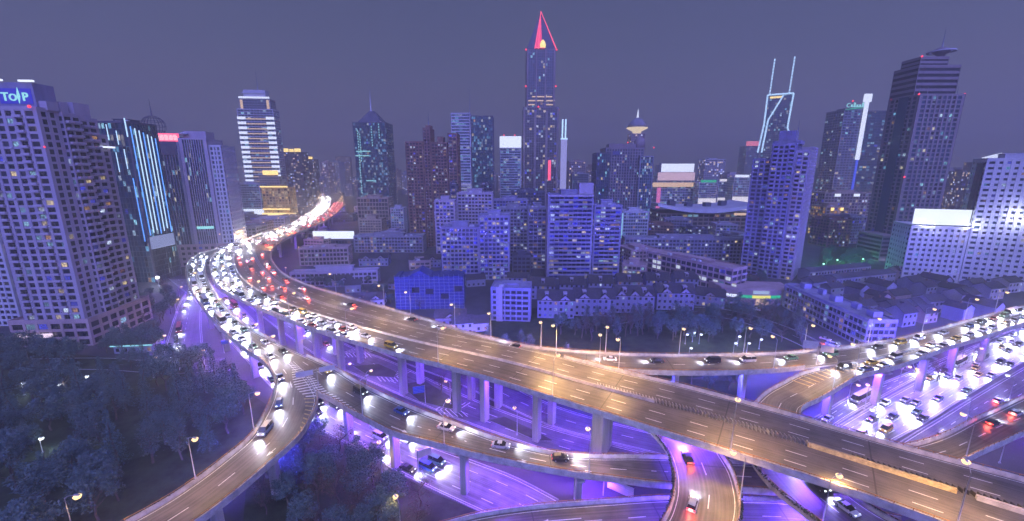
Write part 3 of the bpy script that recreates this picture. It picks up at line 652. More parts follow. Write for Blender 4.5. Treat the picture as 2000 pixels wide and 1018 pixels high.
def block(root, w, d, z0, z1, fh=3.2, bay=3.4, pier=.9, sp=1.2, wall=W_lilac, gl=G_res, faces='frl', nwin=0, lit=.35, off=(0, 0), proud=.12, crown=.9, balc=0, wmats=None, corner=1.2, cap=True, rail=None, rshare=.19, balf='f'):
    """one rectangular block: window wall core, piers, spandrels, roof and optional window/balcony parts; front at y=0"""
    NB[0] += 1; rnd = random.Random(NB[0]*13+5); su, sv = rnd.randint(0, 900), rnd.randint(0, 900)
    T = Matrix.Translation((off[0], off[1], 0)); H = z1-z0; nf = max(1, round(H/fh)); fh = H/nf; ins = .32
    c = MB(); wl = MB()
    for fc, W in (('f', w), ('r', d), ('l', d), ('b', w)):
        M = T @ fmat(fc, w, d); q = [(-W/2+ins, ins, z0), (W/2-ins, ins, z0), (W/2-ins, ins, z1-.05), (-W/2+ins, ins, z1-.05)]
        nb = max(1, round((W-2*corner)/bay)); bw = (W-2*corner)/nb
        c.face([M @ Vector(p) for p in q], 0, uv=[(su+(p[0]+W/2-corner)/bw, sv+(p[2]-z0)/fh) for p in q]); su += 60
        if fc not in faces: 
            wl.box(-W/2, W/2, 0, .2, z0, z1, 0, M); continue
        e = 0 if fc in 'fb' else .004
        wl.box(-W/2+e, -W/2+corner, -e, ins+.05, z0, z1, 0, M); wl.box(W/2-corner, W/2-e, -e, ins+.05, z0, z1, 0, M)
        if pier > 0:
            for i in range(1, nb):
                x = -W/2+corner+i*bw; wl.box(x-pier/2, x+pier/2, -proud, ins+.04, z0, z1-.01, 0, M)
        if sp > 0:
            for k in range(nf+1):
                za = z0+k*fh-sp*.5; zb = za+sp
                wl.box(-W/2+corner, W/2-corner, .02, ins+.03, max(z0, za), min(z1-.02, zb), 0, M)
        if nwin and fc in 'frl':
            n = int(nwin*((1-rshare if rshare != .19 else .62) if fc == 'f' else rshare)); ww = bw-max(pier, .25)-.3; hh = fh-max(sp, .35)-.25
            if ww > .3 and hh > .3:
                pm = MB(); pm.box(-ww/2, ww/2, 0, .06, 0, hh); pm.box(-.04, .04, -.03, 0, 0, hh, 1); pm.box(-ww/2, ww/2, -.03, 0, hh*.68, hh*.68+.07, 1)
                key = [pm.mesh('window', [mm, W_dark]) for mm in (wmats or E_w)+[P_dark]]
                cells = [(i, k) for i in range(nb) for k in range(nf)]; rnd.shuffle(cells)
                for i, k in cells[:n]:
                    me = key[rnd.randrange(len(key)-1)] if rnd.random() < lit else key[-1]
                    p = M @ Vector((-W/2+corner+(i+.5)*bw, .17, z0+k*fh+max(sp, .35)*.5+.12)); o = bpy.data.objects.new('window', me); o.location = p
                    o.rotation_euler = (0, 0, {'f': 0, 'r': R(90), 'l': R(-90)}[fc]); o.parent = root; link(o)
    c.build('glazing', gl, root, kind='stuff')
    if cap:
        wl.box(-w/2-.1, w/2+.1, -.1, d+.1, z1, z1+.3, 0, T)
        for a, b, e, f in ((-w/2, w/2, 0, .25), (-w/2, w/2, d-.25, d), (-w/2, -w/2+.25, .25, d-.25), (w/2-.25, w/2, .25, d-.25)):
            wl.box(a, b, e, f, z1+.3, z1+.3+crown, 0, T)
    wl.build('wall', wall, root)
    if fh < 3.4 and nwin >= 20:
        am = AC_MESH.get('a')
        if not am:
            q = MB(); q.box(-.42, .42, -.38, 0, 0, .6); q.lathe([(.05, 0), (.22, .01), (.22, .03)], 10); q.v = q.v[:8]+[(x, -.385-z, y+.3) for x, y, z in q.v[8:]]; q.box(-.4, .4, -.4, 0, -.08, 0, 1); am = AC_MESH['a'] = q.mesh('air_conditioner', [W_pale, W_dark])
        nb = max(1, round((w-2*corner)/bay)); bw = (w-2*corner)/nb
        for i in range(26):
            P = T @ Vector((-w/2+corner+rnd.randrange(nb)*bw+(pier*.5+.5 if pier < .5 else 0), -proud-.005 if pier >= .5 else .015, z0+rnd.randrange(1, nf)*fh+rnd.choice((-.35, 0, .1)))); child('air_conditioner', am, root, P)
    if balc:
        Wb = w if balf == 'f' else d; MF = T @ fmat(balf, w, d); rz = 0 if balf == 'f' else R(90)
        cnt = 0; nb = max(1, round((Wb-2*corner)/bay)); bw = (Wb-2*corner)/nb
        bm = MB(); bm.box(-bw*.44, bw*.44, -1.3, -.13, 0, .14); bm.box(-bw*.44, bw*.44, -1.3, -1.22, .14, 1.05); bm.box(-bw*.44, -bw*.44+.07, -1.22, -.13, .14, 1.05); bm.box(bw*.44-.07, bw*.44, -1.22, -.13, .14, 1.05)
        me = bm.mesh('balcony', rail or wall); rest = MB()
        for k in range(nf-1, 0, -1):
            for i in range(nb):
                if (i % balc) != 0: continue
                P = MF @ Vector((-Wb/2+corner+(i+.5)*bw, 0, z0+k*fh-.1))
                if cnt < 48: child('balcony', me, root, P, rz); cnt += 1
                else:
                    Mr = Matrix.Translation(P)@Matrix.Rotation(rz, 4, 'Z')
                    rest.mesh_faces([Mr @ v.co for v in me.vertices], [tuple(p.vertices) for p in me.polygons])
        if rest.f: rest.build('balcony_rows', rail or wall, root, kind='stuff')
    return nf, fh
def roof_bits(root, w, d, z, n=3, wall=W_grey, hh=4, off=(0, 0), seed=1):
    rnd = random.Random(seed*7+n)
    b = MB(); b.box(off[0]-w*.22, off[0]+w*.2, off[1]+d*.3, off[1]+d*.75, z+.3, z+hh); b.box(off[0]-w*.24, off[0]+w*.22, off[1]+d*.28, off[1]+d*.77, z+hh, z+hh+.3); b.build('machine_room', wall, root)
    for i in range(n):
        x = off[0]+rnd.uniform(-.42, .42)*w; y = off[1]+rnd.uniform(.08, .25)*d; q = MB(); s = rnd.uniform(.8, 1.5)
        q.box(x-s, x+s, y-s*.7, y+s*.7, z+.32, z+.32+s*1.3); q.lathe([(s*.5, 0), (s*.5, .2), (.1, .22)], 10, (x, y, z+.32+s*1.3)); q.build('cooling_unit', W_pale, root)
def mast(root, x, y, z, h, r=.3, m=None, light=False):
    q = MB(); q.tube([(x, y, z), (x, y, z+h*.4), (x, y, z+h)], [r, r*.6, r*.15], 6); q.build('antenna', m or W_grey, root)
    if light: beacon(root, x, y, z+h)
def beacon(root, x, y, z, s=.9):
    q = MB(); q.lathe([(s*.3, -s), (s, -s*.5), (s, s*.3), (s*.4, s)], 8, (x, y, z)); q.build('beacon', M_red, root)
def place(name, label, cat_, xl, xr, yt, Y, d, rot=0, group=None):
    a, b = far(xl, yt, Y), far(xr, yt, Y); w = b.x-a.x
    root = empty(name, ((a.x+b.x)/2, Y, 0), rot, label, cat_, group)
    return root, w, a.z
def tower(name, label, cat_, xl, xr, yt, Y, d, rot=0, group=None, roof=3, rs=4, **kw):
    root, w, h = place(name, label, cat_, xl, xr, yt, Y, d, rot, group)
    block(root, w, d, 0, h, **kw)
    if roof is not None: roof_bits(root, w, d, h, roof, kw.get('wall', W_lilac), rs, seed=int(xl))
    return root, w, h
def zpix(y, Y, x=1000): return far(x, y, Y).z
def letters(root, txt, size, loc, rot, m, depth=.25, name='lettering', bold=0.0):
    cu = bpy.data.curves.new('lettering', 'FONT'); cu.body = txt; cu.size = size; cu.extrude = depth; cu.offset = bold; cu.align_x = 'CENTER'
    tmp = bpy.data.objects.new('lettering', cu); me = bpy.data.meshes.new_from_object(tmp); me.materials.clear(); me.materials.append(m)
    bpy.data.objects.remove(tmp); o = bpy.data.objects.new(name, me); o.location = loc; o.rotation_euler = rot; o.parent = root; return link(o)
# -- the apartment tower with the roof sign
def poly_root(name, p, rz, label, cat_, group=None): return empty(name, p, rz, label, cat_, group)
c0 = at(150, 672, 0)+Vector((6.5, 0, 0))
t = poly_root('apartment_tower', c0, R(4), 'pale lilac apartment tower with a blue TOP sign on its roof', 'apartment tower')
hz = 104
block(t, 26, 9, 12, hz, 3.07, 3.7, 1.35, 1.0, W_lilac, G_res, 'fr', 130, .16, (-13, 0), corner=1.6, balc=4, rshare=.1)
block(t, 26, 8, 12, hz-1, 3.07, 3.8, .7, 1.1, W_lilac, G_res, 'fr', 60, .2, (-11.4, 9.1), corner=.5, balc=1, balf='r', rshare=.8)
block(t, 26, 10, 12, hz-2, 3.07, 3.4, 1.0, 1.15, W_lilac, G_res, 'fr', 60, .16, (-12.6, 17.2), balc=1, balf='r', rshare=.8)
block(t, 22, 5, 12, hz-9, 3.07, 3.8, .9, 1.1, W_lilac, G_res, 'fr', 20, .2, (-11.5, 27.4), rshare=.8)
block(t, 34, 36, 0, 11.6, 3.9, 5, 1.2, 1.3, W_pink, G_dark, 'fr', 40, .12, (-14, -2), crown=1.2)
b = MB(); b.box(-22, -2.2, 3, 12, hz+.3, hz+11); b.build('sign_wall', W_blue, t)
b = MB(); b.box(-12, -2, 13, 16.5, hz, hz+5); b.box(-14, -1, 18, 26, hz-1, hz+5.5); b.box(-5, .8, 4, 9, hz+.3, hz+4); b.build('machine_room', W_lilac, t)
for x0, x1, zz in ((-22, -13, 11.4), (-6.5, -1, 11.2)):
    b = MB(); b.box(x0, x1, 2, 3, hz+zz, hz+zz+.7); b.build('flood_strip', E_white, t)
for tx, lx, sz in (('T', -13.4, 4.6), ('O', -10.4, 3.8), ('P', -5.6, 4.6)): letters(t, tx, sz, (lx, 2.6, hz+3.8), (R(90), 0, 0), E_cyan, .2, bold=.07)
b = MB(); b.mesh_faces([(-8.1,2.5,hz+2.6),(-7.3,2.5,hz+5.5),(-7.8,2.5,hz+9),(-8.6,2.5,hz+5.5),(-8.1,2.3,hz+2.6),(-7.3,2.3,hz+5.5),(-7.8,2.3,hz+9),(-8.6,2.3,hz+5.5)], [(3,2,1,0),(4,5,6,7),(0,1,5,4),(1,2,6,5),(2,3,7,6),(3,0,4,7)]); b.build('lettering', E_cyan, t)
b = MB(); b.box(-15.6, -3.2, 2.75, 2.95, hz+2.6, hz+8.6); b.build('sign_backlight', em('sign_glow', S(50,50,215), .8), t)
beacon(t, -1, -1.5, hz+1, .6); beacon(t, .6, -.8, hz-15, .4)
b = MB(); b.box(-27, -13, -3.4, -2.4, 5.0, 6.6); b.build('shop_sign', em('pink_sign', (.95,.75,1), 1.2), t)
b = MB(); b.box(0, 1.6, 26, 33, hz-14, hz-13.2); b.build('light_strip', E_white, t)
# -- glass tower with blue vertical tubes
t, w_, h_ = tower('glass_tower', 'dark glass tower with glowing blue vertical tubes beside the apartment tower', 'office tower', 185, 247, 240, 290, 24, 0, None, 2, 3, fh=3.8, bay=2.2, pier=.12, sp=.3, wall=W_dark, gl=G_off, nwin=40, lit=.2)
for i in range(7):
    q = MB(); q.box(w_/2+.3, w_/2+.75, 1.5+i*3.1, 1.95+i*3.1, 34+(i % 3)*1.5, h_-(2+i*1.1)); q.build('light_tube', E_blue if i % 3 == 0 else E_cool, t)
q = MB(); q.box(w_/2+.1, w_/2+.35, .8, 22, 24, 33); q.build('media_screen', em('media_screen', S(150,165,225), .65), t)
for i, (a, b_) in enumerate(((h_-12, h_-1), (h_-34, h_-18), (h_-11, h_-1), (h_-32, h_-19), (h_-14, h_-5), (h_-30, h_-17))):
    q = MB(); x = -w_/2+1.5+i*w_/7.2; q.box(x, x+.35, -.5, -.15, a, b_); q.build('light_tube', E_cool, t)
q = MB(); q.box(w_/2-2.6, w_/2-2.2, -.55, -.15, 30, h_-36); q.build('light_tube', E_blue, t)
q = MB(); q.box(w_/2-.9, w_/2-.35, -.55, -.15, h_-9, h_+3); q.build('light_tube', E_cool, t)
# -- tower with the red roof sign
t, w_, h_ = place('office_tower', 'grey office tower with a red lit roof sign and a wire globe', 'office tower', 283, 396, 270, 345, 26, .22)
block(t, w_*.55, 26, 18, h_, 3.6, 1.9, .45, .12, W_grey, G_off, 'fr', 60, .12, (-w_*.22, 0), corner=2.0)
block(t, w_*.43, 30, 18, h_-1, 3.6, 1.7, .5, .10, W_lilac, G_off, 'fr', 50, .12, (w_*.29, -1.8), corner=2.6)
block(t, 9, 28, 18, h_-6, 3.6, 2.6, 1.2, 1.3, W_pale, G_off, 'fr', 20, .1, (w_*.5+4.6, .5))
block(t, w_+22, 34, 0, 17.6, 4.4, 4.5, 1.8, 2.2, W_pink, G_dark, 'fr', 30, .3, (4, -5))
q = MB(); q.box(-w_*.48, w_*.02, -.4, 24, h_-13, h_-2.5); q.build('attic', W_dark, t)
q = MB(); q.box(w_*.1, w_*.45, 5, 20, h_, h_+6); q.build('machine_room', W_lilac, t)
q = MB()
for a in range(10):
    th = a*math.pi/10; q.tube([(-w_*.36+8*math.cos(th)*math.cos(p*.3142), 8+8*math.sin(th)*math.cos(p*.3142), h_+9.5+8*math.sin(p*.3142)) for p in range(-5, 6)], .17, 4)
    q.tube([(-w_*.36-8*math.cos(th)*math.cos(p*.3142), 8-8*math.sin(th)*math.cos(p*.3142), h_+9.5+8*math.sin(p*.3142)) for p in range(-5, 6)], .17, 4)
for p in (-3, -1.5, 0, 1.5, 3):
    rr = 8*math.cos(p*.3142); q.tube([(-w_*.36+rr*math.cos(k*.349), 8+rr*math.sin(k*.349), h_+9.5+8*math.sin(p*.3142)) for k in range(19)], .17, 4)
q.tube([(-w_*.36, 8, h_+17), (-w_*.36, 8, h_+30)], [.6, .1], 5); q.build('wire_globe', W_dark, t)
E_let = em('sign_letters', (1,.62,.72), 1.2)
for i in range(5):
    x = -w_*.27+i*w_*.068; k = w_*.058; q = MB(); rnd = random.Random(i+3)
    for zz in (0, .36, .74, 1): q.box(x, x+k*rnd.uniform(.8, 1), -.9, -.5, h_-1.6+zz*3.6, h_-1.1+zz*3.6)
    for xx in (.1, .45, .82): q.box(x+k*xx, x+k*xx+.4, -1.0, -.45, h_-1.5, h_+rnd.uniform(1.6, 2.4))
    q.build('lettering', E_let, t)
q = MB(); q.box(-w_*.38, w_*.08, -.35, .1, h_-2.6, h_+3.6); q.build('sign_board', E_redsign, t)
q = MB(); q.lathe([(.3, 0), (2.6, .1), (2.9, .8), (.3, 1)], 20)
for v in range(len(q.v)): x, y, z = q.v[v]; q.v[v] = (x-w_*.43, -z-.2, y+h_+.6)
q.build('sign_emblem', em('emblem_red', (1,.35,.4), 1.3), t)
q = MB(); q.lathe([(.2, -1), (3.4, 0), (3.4, .6), (.5, 1.2)], 14, (w_*.12, 3, h_+3.5)); q.build('satellite_dish', W_pale, t)
q = MB(); q.box(w_*.15, w_*.42, -2.3, -1.95, 31, 33.2); q.build('lit_strip', E_cyan, t)
# -- the flood lit striped tower far up the highway
t, w_, h_ = place('striped_tower', 'tall tower striped with white and golden light bands by the far highway', 'office tower', 464, 531, 214, 760, 26, .12)
block(t, w_, 26, 0, h_, 4.1, 5, .3, 1.2, W_pale, G_off, 'fr', 0)
nf = int(h_/8.2)
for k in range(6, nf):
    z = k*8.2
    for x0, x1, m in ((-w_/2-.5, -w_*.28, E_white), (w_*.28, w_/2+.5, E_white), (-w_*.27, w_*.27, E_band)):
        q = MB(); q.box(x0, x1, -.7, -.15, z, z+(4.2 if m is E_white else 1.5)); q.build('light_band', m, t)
block(t, w_*.86, 22, h_+.4, h_+17, 4, 5, .3, 1.2, W_grey, G_off, 'fr', 0, off=(0, 3))
for x in (-w_*.36, w_*.36):
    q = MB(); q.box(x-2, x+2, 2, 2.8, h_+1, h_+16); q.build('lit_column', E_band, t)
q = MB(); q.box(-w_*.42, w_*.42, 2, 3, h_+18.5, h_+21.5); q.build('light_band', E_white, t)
q = MB(); q.box(-w_*.30, w_*.30, 6, 22, h_+21, h_+33); q.box(-w_*.34, w_*.26, 5, 23, h_+27, h_+29); q.build('crown_block', W_pale, t); mast(t, 3, 14, h_+33, 34, 1.0)
t, w_, h_ = tower('annex_building', 'wide annex with pale lit floors in front of the striped tower', 'office block', 455, 506, 360, 715, 28, fh=4, bay=4, pier=.3, sp=1.2, wall=W_pale, gl=G_off2, faces='fr')
q = MB(); q.box(-w_/2, w_*.8, -2, -.3, 0, 13); q.build('lit_shopfront', E_white, t)
t, w_, h_ = tower('golden_building', 'stone building flooded in golden light beside the far highway', 'hotel', 510, 561, 368, 690, 26, fh=4.6, bay=5.0, pier=1.8, sp=1.6, wall=mat('golden_lit_stone', (.55,.36,.12), .7, .2, .1), gl=G_gold, faces='fr')  # golden floodlight is put into the stone's base colour
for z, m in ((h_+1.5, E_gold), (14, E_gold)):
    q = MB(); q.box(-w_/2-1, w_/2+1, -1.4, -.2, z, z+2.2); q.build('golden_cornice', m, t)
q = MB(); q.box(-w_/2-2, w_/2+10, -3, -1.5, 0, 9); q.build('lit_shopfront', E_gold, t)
tower('annex_building', 'annex with a golden lit crown between the striped tower and the golden building', 'office block', 505, 545, 346, 735, 22, fh=4.2, bay=4, pier=.8, sp=1.4, wall=W_buff, gl=G_off2, faces='fr')
q = MB(); q.box(t.location.x*0-14, 14, -1, 6, zpix(340,735)-2, zpix(330,735)) if False else q.box(-9, 17, -1.6, -.3, zpix(343,735)+1, zpix(333,735)); q.build('golden_crown', E_gold, bpy.data.objects['annex_building.001'])
# -- the spire tower
t, w_, h_ = place('spire_tower', 'tallest tower with a glass pyramid spire outlined in red', 'skyscraper', 1022, 1092, 210, 760, 64)
block(t, w_, 64, 0, h_, 4.2, 3.9, .5, .5, W_stone, G_res2, 'fr', 60, .5, corner=3)
z1 = zpix(96, 760); w1 = w_*.80
block(t, w1, 52, h_+.4, z1, 4.2, 3.6, .5, .5, W_stone, G_off, 'fr', 40, .3, off=(-1, 4), corner=3)
for x in (-w_*.47, -w_*.16, w_*.16, w_*.47):
    q = MB(); q.box(x-1.7, x+1.7, -1.6, -.2, 0, h_-6); q.box(x*.78-1.3-1, x*.78+1.3-1, 2.4, 3.7, h_-4, z1); q.build('buttress', W_stone, t)
zt = zpix(12, 760); q = MB(); b0 = w1*.5; q.mesh_faces([(-b0-1, 4, z1+1.3), (b0-1, 4, z1+1.3), (b0-1, 56, z1+1.3), (-b0-1, 56, z1+1.3), (-1, 30, zt)], [(3,2,1,0),(0,1,4),(1,2,4),(2,3,4),(3,0,4)]); q.build('spire', W_dark, t)
for a, b_ in (((-w1*.10-1, 3.4), E_redsign), ((b0-1, 3.4), E_redsign)):
    q = MB(); q.tube([(a[0], a[1], z1+2), (-1, 29, zt+2)], [1.1, .6], 5); q.build('spire_light', b_, t)
q = MB(); q.tube([(-w1*.22-1, 3.4, z1+2), (-1, 29, zt)], [.9, .5], 5); q.tube([(-w1*.22-1, 3.2, z1+3), (w1*.12-1, 3.2, z1+3)], 1.0, 5); q.build('spire_light', E_redsign, t)
q = MB(); q.mesh_faces([(-w1*.21-1, 3.6, z1+3), (w1*.03-1, 3.6, z1+3), (-1, 28.6, zt-2), (-w1*.21-1, 4.2, z1+3), (w1*.03-1, 4.2, z1+3), (-1, 29.2, zt-2)], [(0,1,2),(5,4,3),(0,3,4,1),(1,4,5,2),(0,2,5,3)]); q.build('spire_panel', em('spire_glow', (.95,.05,.15), 1.3), t)
q = MB(); q.lathe([(4.5, 0), (5, 4), (3.5, 9), (1, 12)], 12, (1.5, 2.6, z1+3)); q.build('spire_lantern', E_gold, t)
for x, y, z in ((-b0-2, 3, z1), (b0, 3, z1), (b0, 50, z1-5), (-b0-2, 3, z1-58), (b0, 3, z1-58), (b0, 50, z1-64), (-b0*.2, -1.5, h_+1), (w_*.5+2, 30, h_)): beacon(t, x, y, z, 1.6)
for k, x0, x1 in ((0, -.48, -.2), (0, .2, .48), (6.5, -.48, .1), (6.5, .2, .5), (13, -.3, .4)):
    q = MB(); q.box(w1*x0-1, w1*x1-1, 3.0, 3.5, h_+4+k, h_+6+k); q.build('light_band', E_band, t)
q = MB(); q.box(w_*.22, w_*.3, -2, -1.7, 60, 95); q.build('red_banner', E_redsign, t)
# -- glass tower with the tall mast
t, w_, h_ = tower('glass_tower', 'teal glass tower with dotted light lines and a white rooftop mast', 'office tower', 688, 752, 240, 700, 44, fh=4.1, bay=3.2, pier=.25, sp=.7, wall=W_dark, gl=G_off2, faces='fr', nwin=30, lit=.7, roof=2)
q = MB(); q.frustum(-w_*.4, w_*.4, 4, 40, h_, -4, 4, 18, 26, h_+20); q.build('roof_pyramid', W_dark, t); mast(t, -2, 22, h_+18, 42, 1.2, W_white)
for x, z0, z1 in ((-w_*.36, 40, h_-12), (-w_*.30, h_-60, h_-18), (w_*.07, h_-36, h_-4), (w_*.30, h_-24, h_-3)):
    q = MB(); z = z0
    while z < z1: q.box(x-.6, x+.6, -.5, -.15, z, z+2.2); z += 4.1
    q.build('light_string', E_cyan, t)
for z, x0, x1 in ((h_-45, -.45, .0), (h_-52, -.48, -.05), (h_-92, -.2, .1)):
    q = MB(); q.box(w_*x0, w_*x1, -.5, -.15, z, z+1.4); q.build('light_band', E_cyan, t)
# -- brown brick flats
t, w_, h_ = place('brick_flats', 'dark brown brick flats of stepped height with scattered lit windows', 'apartment block', 790, 892, 262, 430, 26)
block(t, w_*.34, 26, 0, h_-8, 3.1, 3.0, 1.2, 1.2, W_brick, G_res2, 'fr', 60, .45, (-w_*.33, 0), balc=2)
block(t, w_*.14, 24, 0, h_+5, 3.1, 2.6, 1.2, 1.2, W_brick, G_dark, 'fr', 20, .2, (-w_*.085, 1.5))
block(t, w_*.32, 26, 0, h_-9, 3.1, 3.0, 1.0, 1.2, W_brick, G_res2, 'fr', 60, .35, (w_*.15, 0), balc=2)
block(t, w_*.18, 24, 0, h_, 3.1, 3.2, 1.2, 1.2, W_brick, G_res2, 'fr', 30, .35, (w_*.41, 1.5))
q = MB(); q.box(-w_*.12, -w_*.02, 6, 18, h_+5, h_+9); q.box(w_*.1, w_*.22, 6, 18, h_-9, h_-2); q.build('machine_room', W_brick, t); mast(t, -w_*.06, 8, h_+8, 14, .4)
# -- pale glass pair
t, w_, h_ = tower('glass_tower', 'pale ribbed glass tower with a thin mast beside a dark glass wing', 'office tower', 880, 918, 222, 680, 36, fh=4.4, bay=6, pier=.1, sp=1.9, wall=W_pale, gl=G_off2, faces='fr', roof=None)
mast(t, w_*.5, -2, h_-50, 88, 1.2, W_pale)
block(t, w_*1.15, 36, 0, h_-4, 4.2, 3, .15, .5, W_dark, G_off2, 'fr', 30, .5, (w_*1.10, 2))
for k in range(9):
    q = MB(); z = h_*.30-k*6.2+35; q.box(-w_*.5, w_*.5, -.8, -.15, z-30, z-27.6); q.build('light_band', em('dim_band', S(165,165,225), .75) if k == 0 else bpy.data.materials['dim_band'], t)
t, w_, h_ = tower('glass_tower', 'office tower with a glowing white crown next to the spire tower', 'office tower', 976, 1018, 290, 740, 34, fh=4.2, bay=5, pier=.12, sp=1.5, wall=W_pale, gl=G_off2, faces='fr', roof=1)
q = MB(); q.box(-w_/2, w_/2, -1, 20, h_+1.5, h_+20); q.build('lit_crown', E_white, t); beacon(t, -w_*.3, 2, h_+22, 1.3); beacon(t, w_*.2, 2, h_+22, 1.3)
# -- lit pylon
t = empty('light_pylon', far(1099, 380, 700).xy.to_3d(), 0, 'slim white lit pylon standing beside the spire tower', 'pylon'); hq = zpix(233, 700)
q = MB(); q.box(-4.6, 4.6, -3, 3, 0, hq-30); q.build('shaft', em('pylon_face', S(165,165,240), .9), t)
for x in (-3, 2): q = MB(); q.box(x-1.1, x+1.1, -1, 1, hq-29, hq); q.build('light_tube', E_cool, t)
q = MB(); q.box(-5.2, 5.2, -3.5, 3.5, hq-31.5, hq-29.2); q.build('collar', E_cool, t)
# -- stone and glass hotel
t, w_, h_ = place('hotel', 'green glass and stone hotel with a small dome and scattered cyan lights', 'hotel', 1170, 1246, 290, 520, 34)
block(t, w_*.36, 30, 0, h_-6, 3.5, 2.6, .5, .5, W_dark, G_off, 'fl', 40, .3, (-w_*.36, 2))
block(t, w_, 34, 0, h_, 3.5, 3.1, 1.2, 1.0, W_stone, G_off, 'fl', 70, .35, (w_*.2, 5))
block(t, w_*.36, 30, 0, h_-10, 3.5, 2.6, .4, .5, W_grey, G_off2, 'fl', 40, .6, (w_*.75, 0))
q = MB(); q.lathe([(7, 0), (7, 7), (6.4, 10), (4.5, 13), (1.5, 15), (.2, 18)], 18, (w_*.62, 14, h_)); q.build('dome', W_stone, t)
q = MB(); q.box(-w_*.2, w_*.6, 10, 26, h_, h_+6); q.build('machine_room', W_stone, t)
q = MB(); q.box(-w_*.12, w_*.08, 4.2, 4.7, h_-8, h_-3); q.build('hotel_sign', E_w[3], t)
for x, y, z in ((w_*.25, 3.2, h_+7), (w_*.95, 6, h_+1.2)): beacon(t, x, y, z, .8)
t, w_, h_ = tower('hotel_annex', 'low rounded hotel wing edged with a cyan light strip', 'hotel', 1217, 1268, 415, 440, 22, fh=3.6, bay=2.6, pier=.5, sp=1.3, wall=W_pale, gl=G_off2, faces='fl', nwin=30, lit=.3, roof=1)
q = MB(); q.box(-w_/2-.8, -w_/2-.15, -.6, 0, 8, h_-1); q.build('light_tube', E_cyan, t)
# -- tower with the saucer top
t, w_, h_ = tower('saucer_tower', 'distant tower crowned by a lit saucer roof and pointed lantern', 'hotel', 1233, 1260, 262, 900, 28, fh=4.2, bay=4, pier=.8, sp=1.4, wall=W_pink, gl=G_far, faces='fl', roof=None)
q = MB(); q.lathe([(8, 0), (9, 6), (21, 12), (22, 14)], 28, (1, 14, h_)); q.build('lit_saucer', em('saucer_light', S(250,225,190), 1.1), t)
q = MB(); q.lathe([(20, 14), (17, 22), (11, 29), (6, 32), (2, 34)], 28, (1, 14, h_)); q.build('saucer_dome', W_grey, t)
q = MB(); q.lathe([(2.6, 34), (1.6, 42), (.2, 52)], 10, (1, 14, h_)); q.build('lantern', E_white, t)
# -- apartment tower right of centre
t, w_, h_ = place('apartment_tower', 'violet apartment tower of stepped blocks with a penthouse box behind the long school', 'apartment tower', 1500, 1556, 292, 305, 24, -.72)
block(t, w_*.62, 22, 0, h_-7, 3.0, 3.0, 1.2, 1.2, W_blue, G_res, 'fr', 50, .35, (-w_*.60, 3))
block(t, w_*.74, 24, 0, h_+3, 3.0, 3.0, 1.1, 1.2, W_blue, G_res, 'fr', 80, .35, (w_*.05, 0), balc=3)
block(t, w_*.42, 26, 0, h_-2, 3.0, 2.6, .9, 1.2, W_lilac, G_res2, 'fr', 60, .3, (w_*.62, 1.2), balc=2)
block(t, w_*.6, 20, 0, h_+1, 3.0, 2.8, .7, 1.2, W_lilac, G_res2, 'r', 60, .3, (w_*.50, 26))
q = MB(); q.box(-w_*.2, w_*.3, 6, 18, h_+3.5, h_+13); q.box(-w_*.35, w_*.5, 4, 20, h_+3.4, h_+6); q.build('machine_room', W_blue, t); mast(t, w_*.32, 10, h_+8, 12, .3)
# -- twin mast tower
t, w_, h_ = tower('twin_mast_tower', 'tower outlined in white light with two tall lit masts on its roof', 'skyscraper', 1503, 1546, 184, 980, 40, -.5, fh=4.3, bay=4, pier=.4, sp=.8, wall=W_grey, gl=G_off, faces='fl', roof=None)
def rod(root, pts, r, m, nm): q = MB(); q.tube(pts, r, 6); q.build(nm, m, root)
for x0, hh in ((-w_*.42, 72), (w_*.34, 78)):
    q = MB(); z = h_
    while z < h_+hh: q.box(x0-1.4+ (z-h_)*.02, x0+1.4+(z-h_)*.02, 8, 10, z, z+5.2); z += 6.5
    q.build('lit_mast', E_cool, t)
for pts in ([(-w_*.5, -1, h_), (-w_*.5, -1, h_-60), (-w_*.62, -1, h_-125)], [(-w_*.5, -1, h_), (w_*.5, -1, h_)], [(w_*.5, -1, h_), (w_*.44, -1, h_-72), (w_*.66, -1, h_-96)], [(w_*.12, -1, h_-3), (-w_*.36, -1, h_-54), (-w_*.46, -1, h_-125)]):
    rod(t, pts, 1.9, E_cool, 'outline_tube')
q = MB(); q.box(-w_*.4, w_*.1, -1, -.3, h_-8, h_-4); q.build('light_band', E_gold, t)
# -- tower with corner light pillar and script sign
t, w_, h_ = tower('office_tower', 'office tower with a bright white corner pillar and a small cyan roof sign', 'office tower', 1650, 1690, 215, 700, 40, fh=4.2, bay=5.2, pier=.8, sp=1.6, wall=W_grey, gl=G_off, faces='fl', nwin=40, lit=.6, roof=1)
block(t, w_*1.35, 38, 0, h_-2, 4.2, 6, .15, 1.5, W_dark, G_off2, 'f', 50, .6, (w_*1.18, 1.5))
q = MB(); q.box(w_*.46, w_*.54, -2.2, -.2, 10, h_*.55); q.build('blue_tube', em('deep_blue_tube', S(70,90,250), 1.1), t)
q = MB(); q.box(w_*.40, w_*.56, -3, -.2, h_*.55, h_+12); q.box(w_*.36, w_*.66, -3, 2, h_+12, h_+24); q.build('light_pillar', E_white, t)
letters(t, 'C', 9, (-w_*.38, -1, h_+4), (R(90), 0, 0), E_cyan, .4)
q = MB()
for i in range(6): q.box(-w_*.26+i*4.4, -w_*.26+i*4.4+2.8, -1.3, -.7, h_+4.2, h_+(11 if i in (1, 4) else 8.2)); q.box(-w_*.26+i*4.4, -w_*.26+i*4.4+4, -1.2, -.8, h_+4.2, h_+5.4)
q.build('lettering', E_cyan, t)
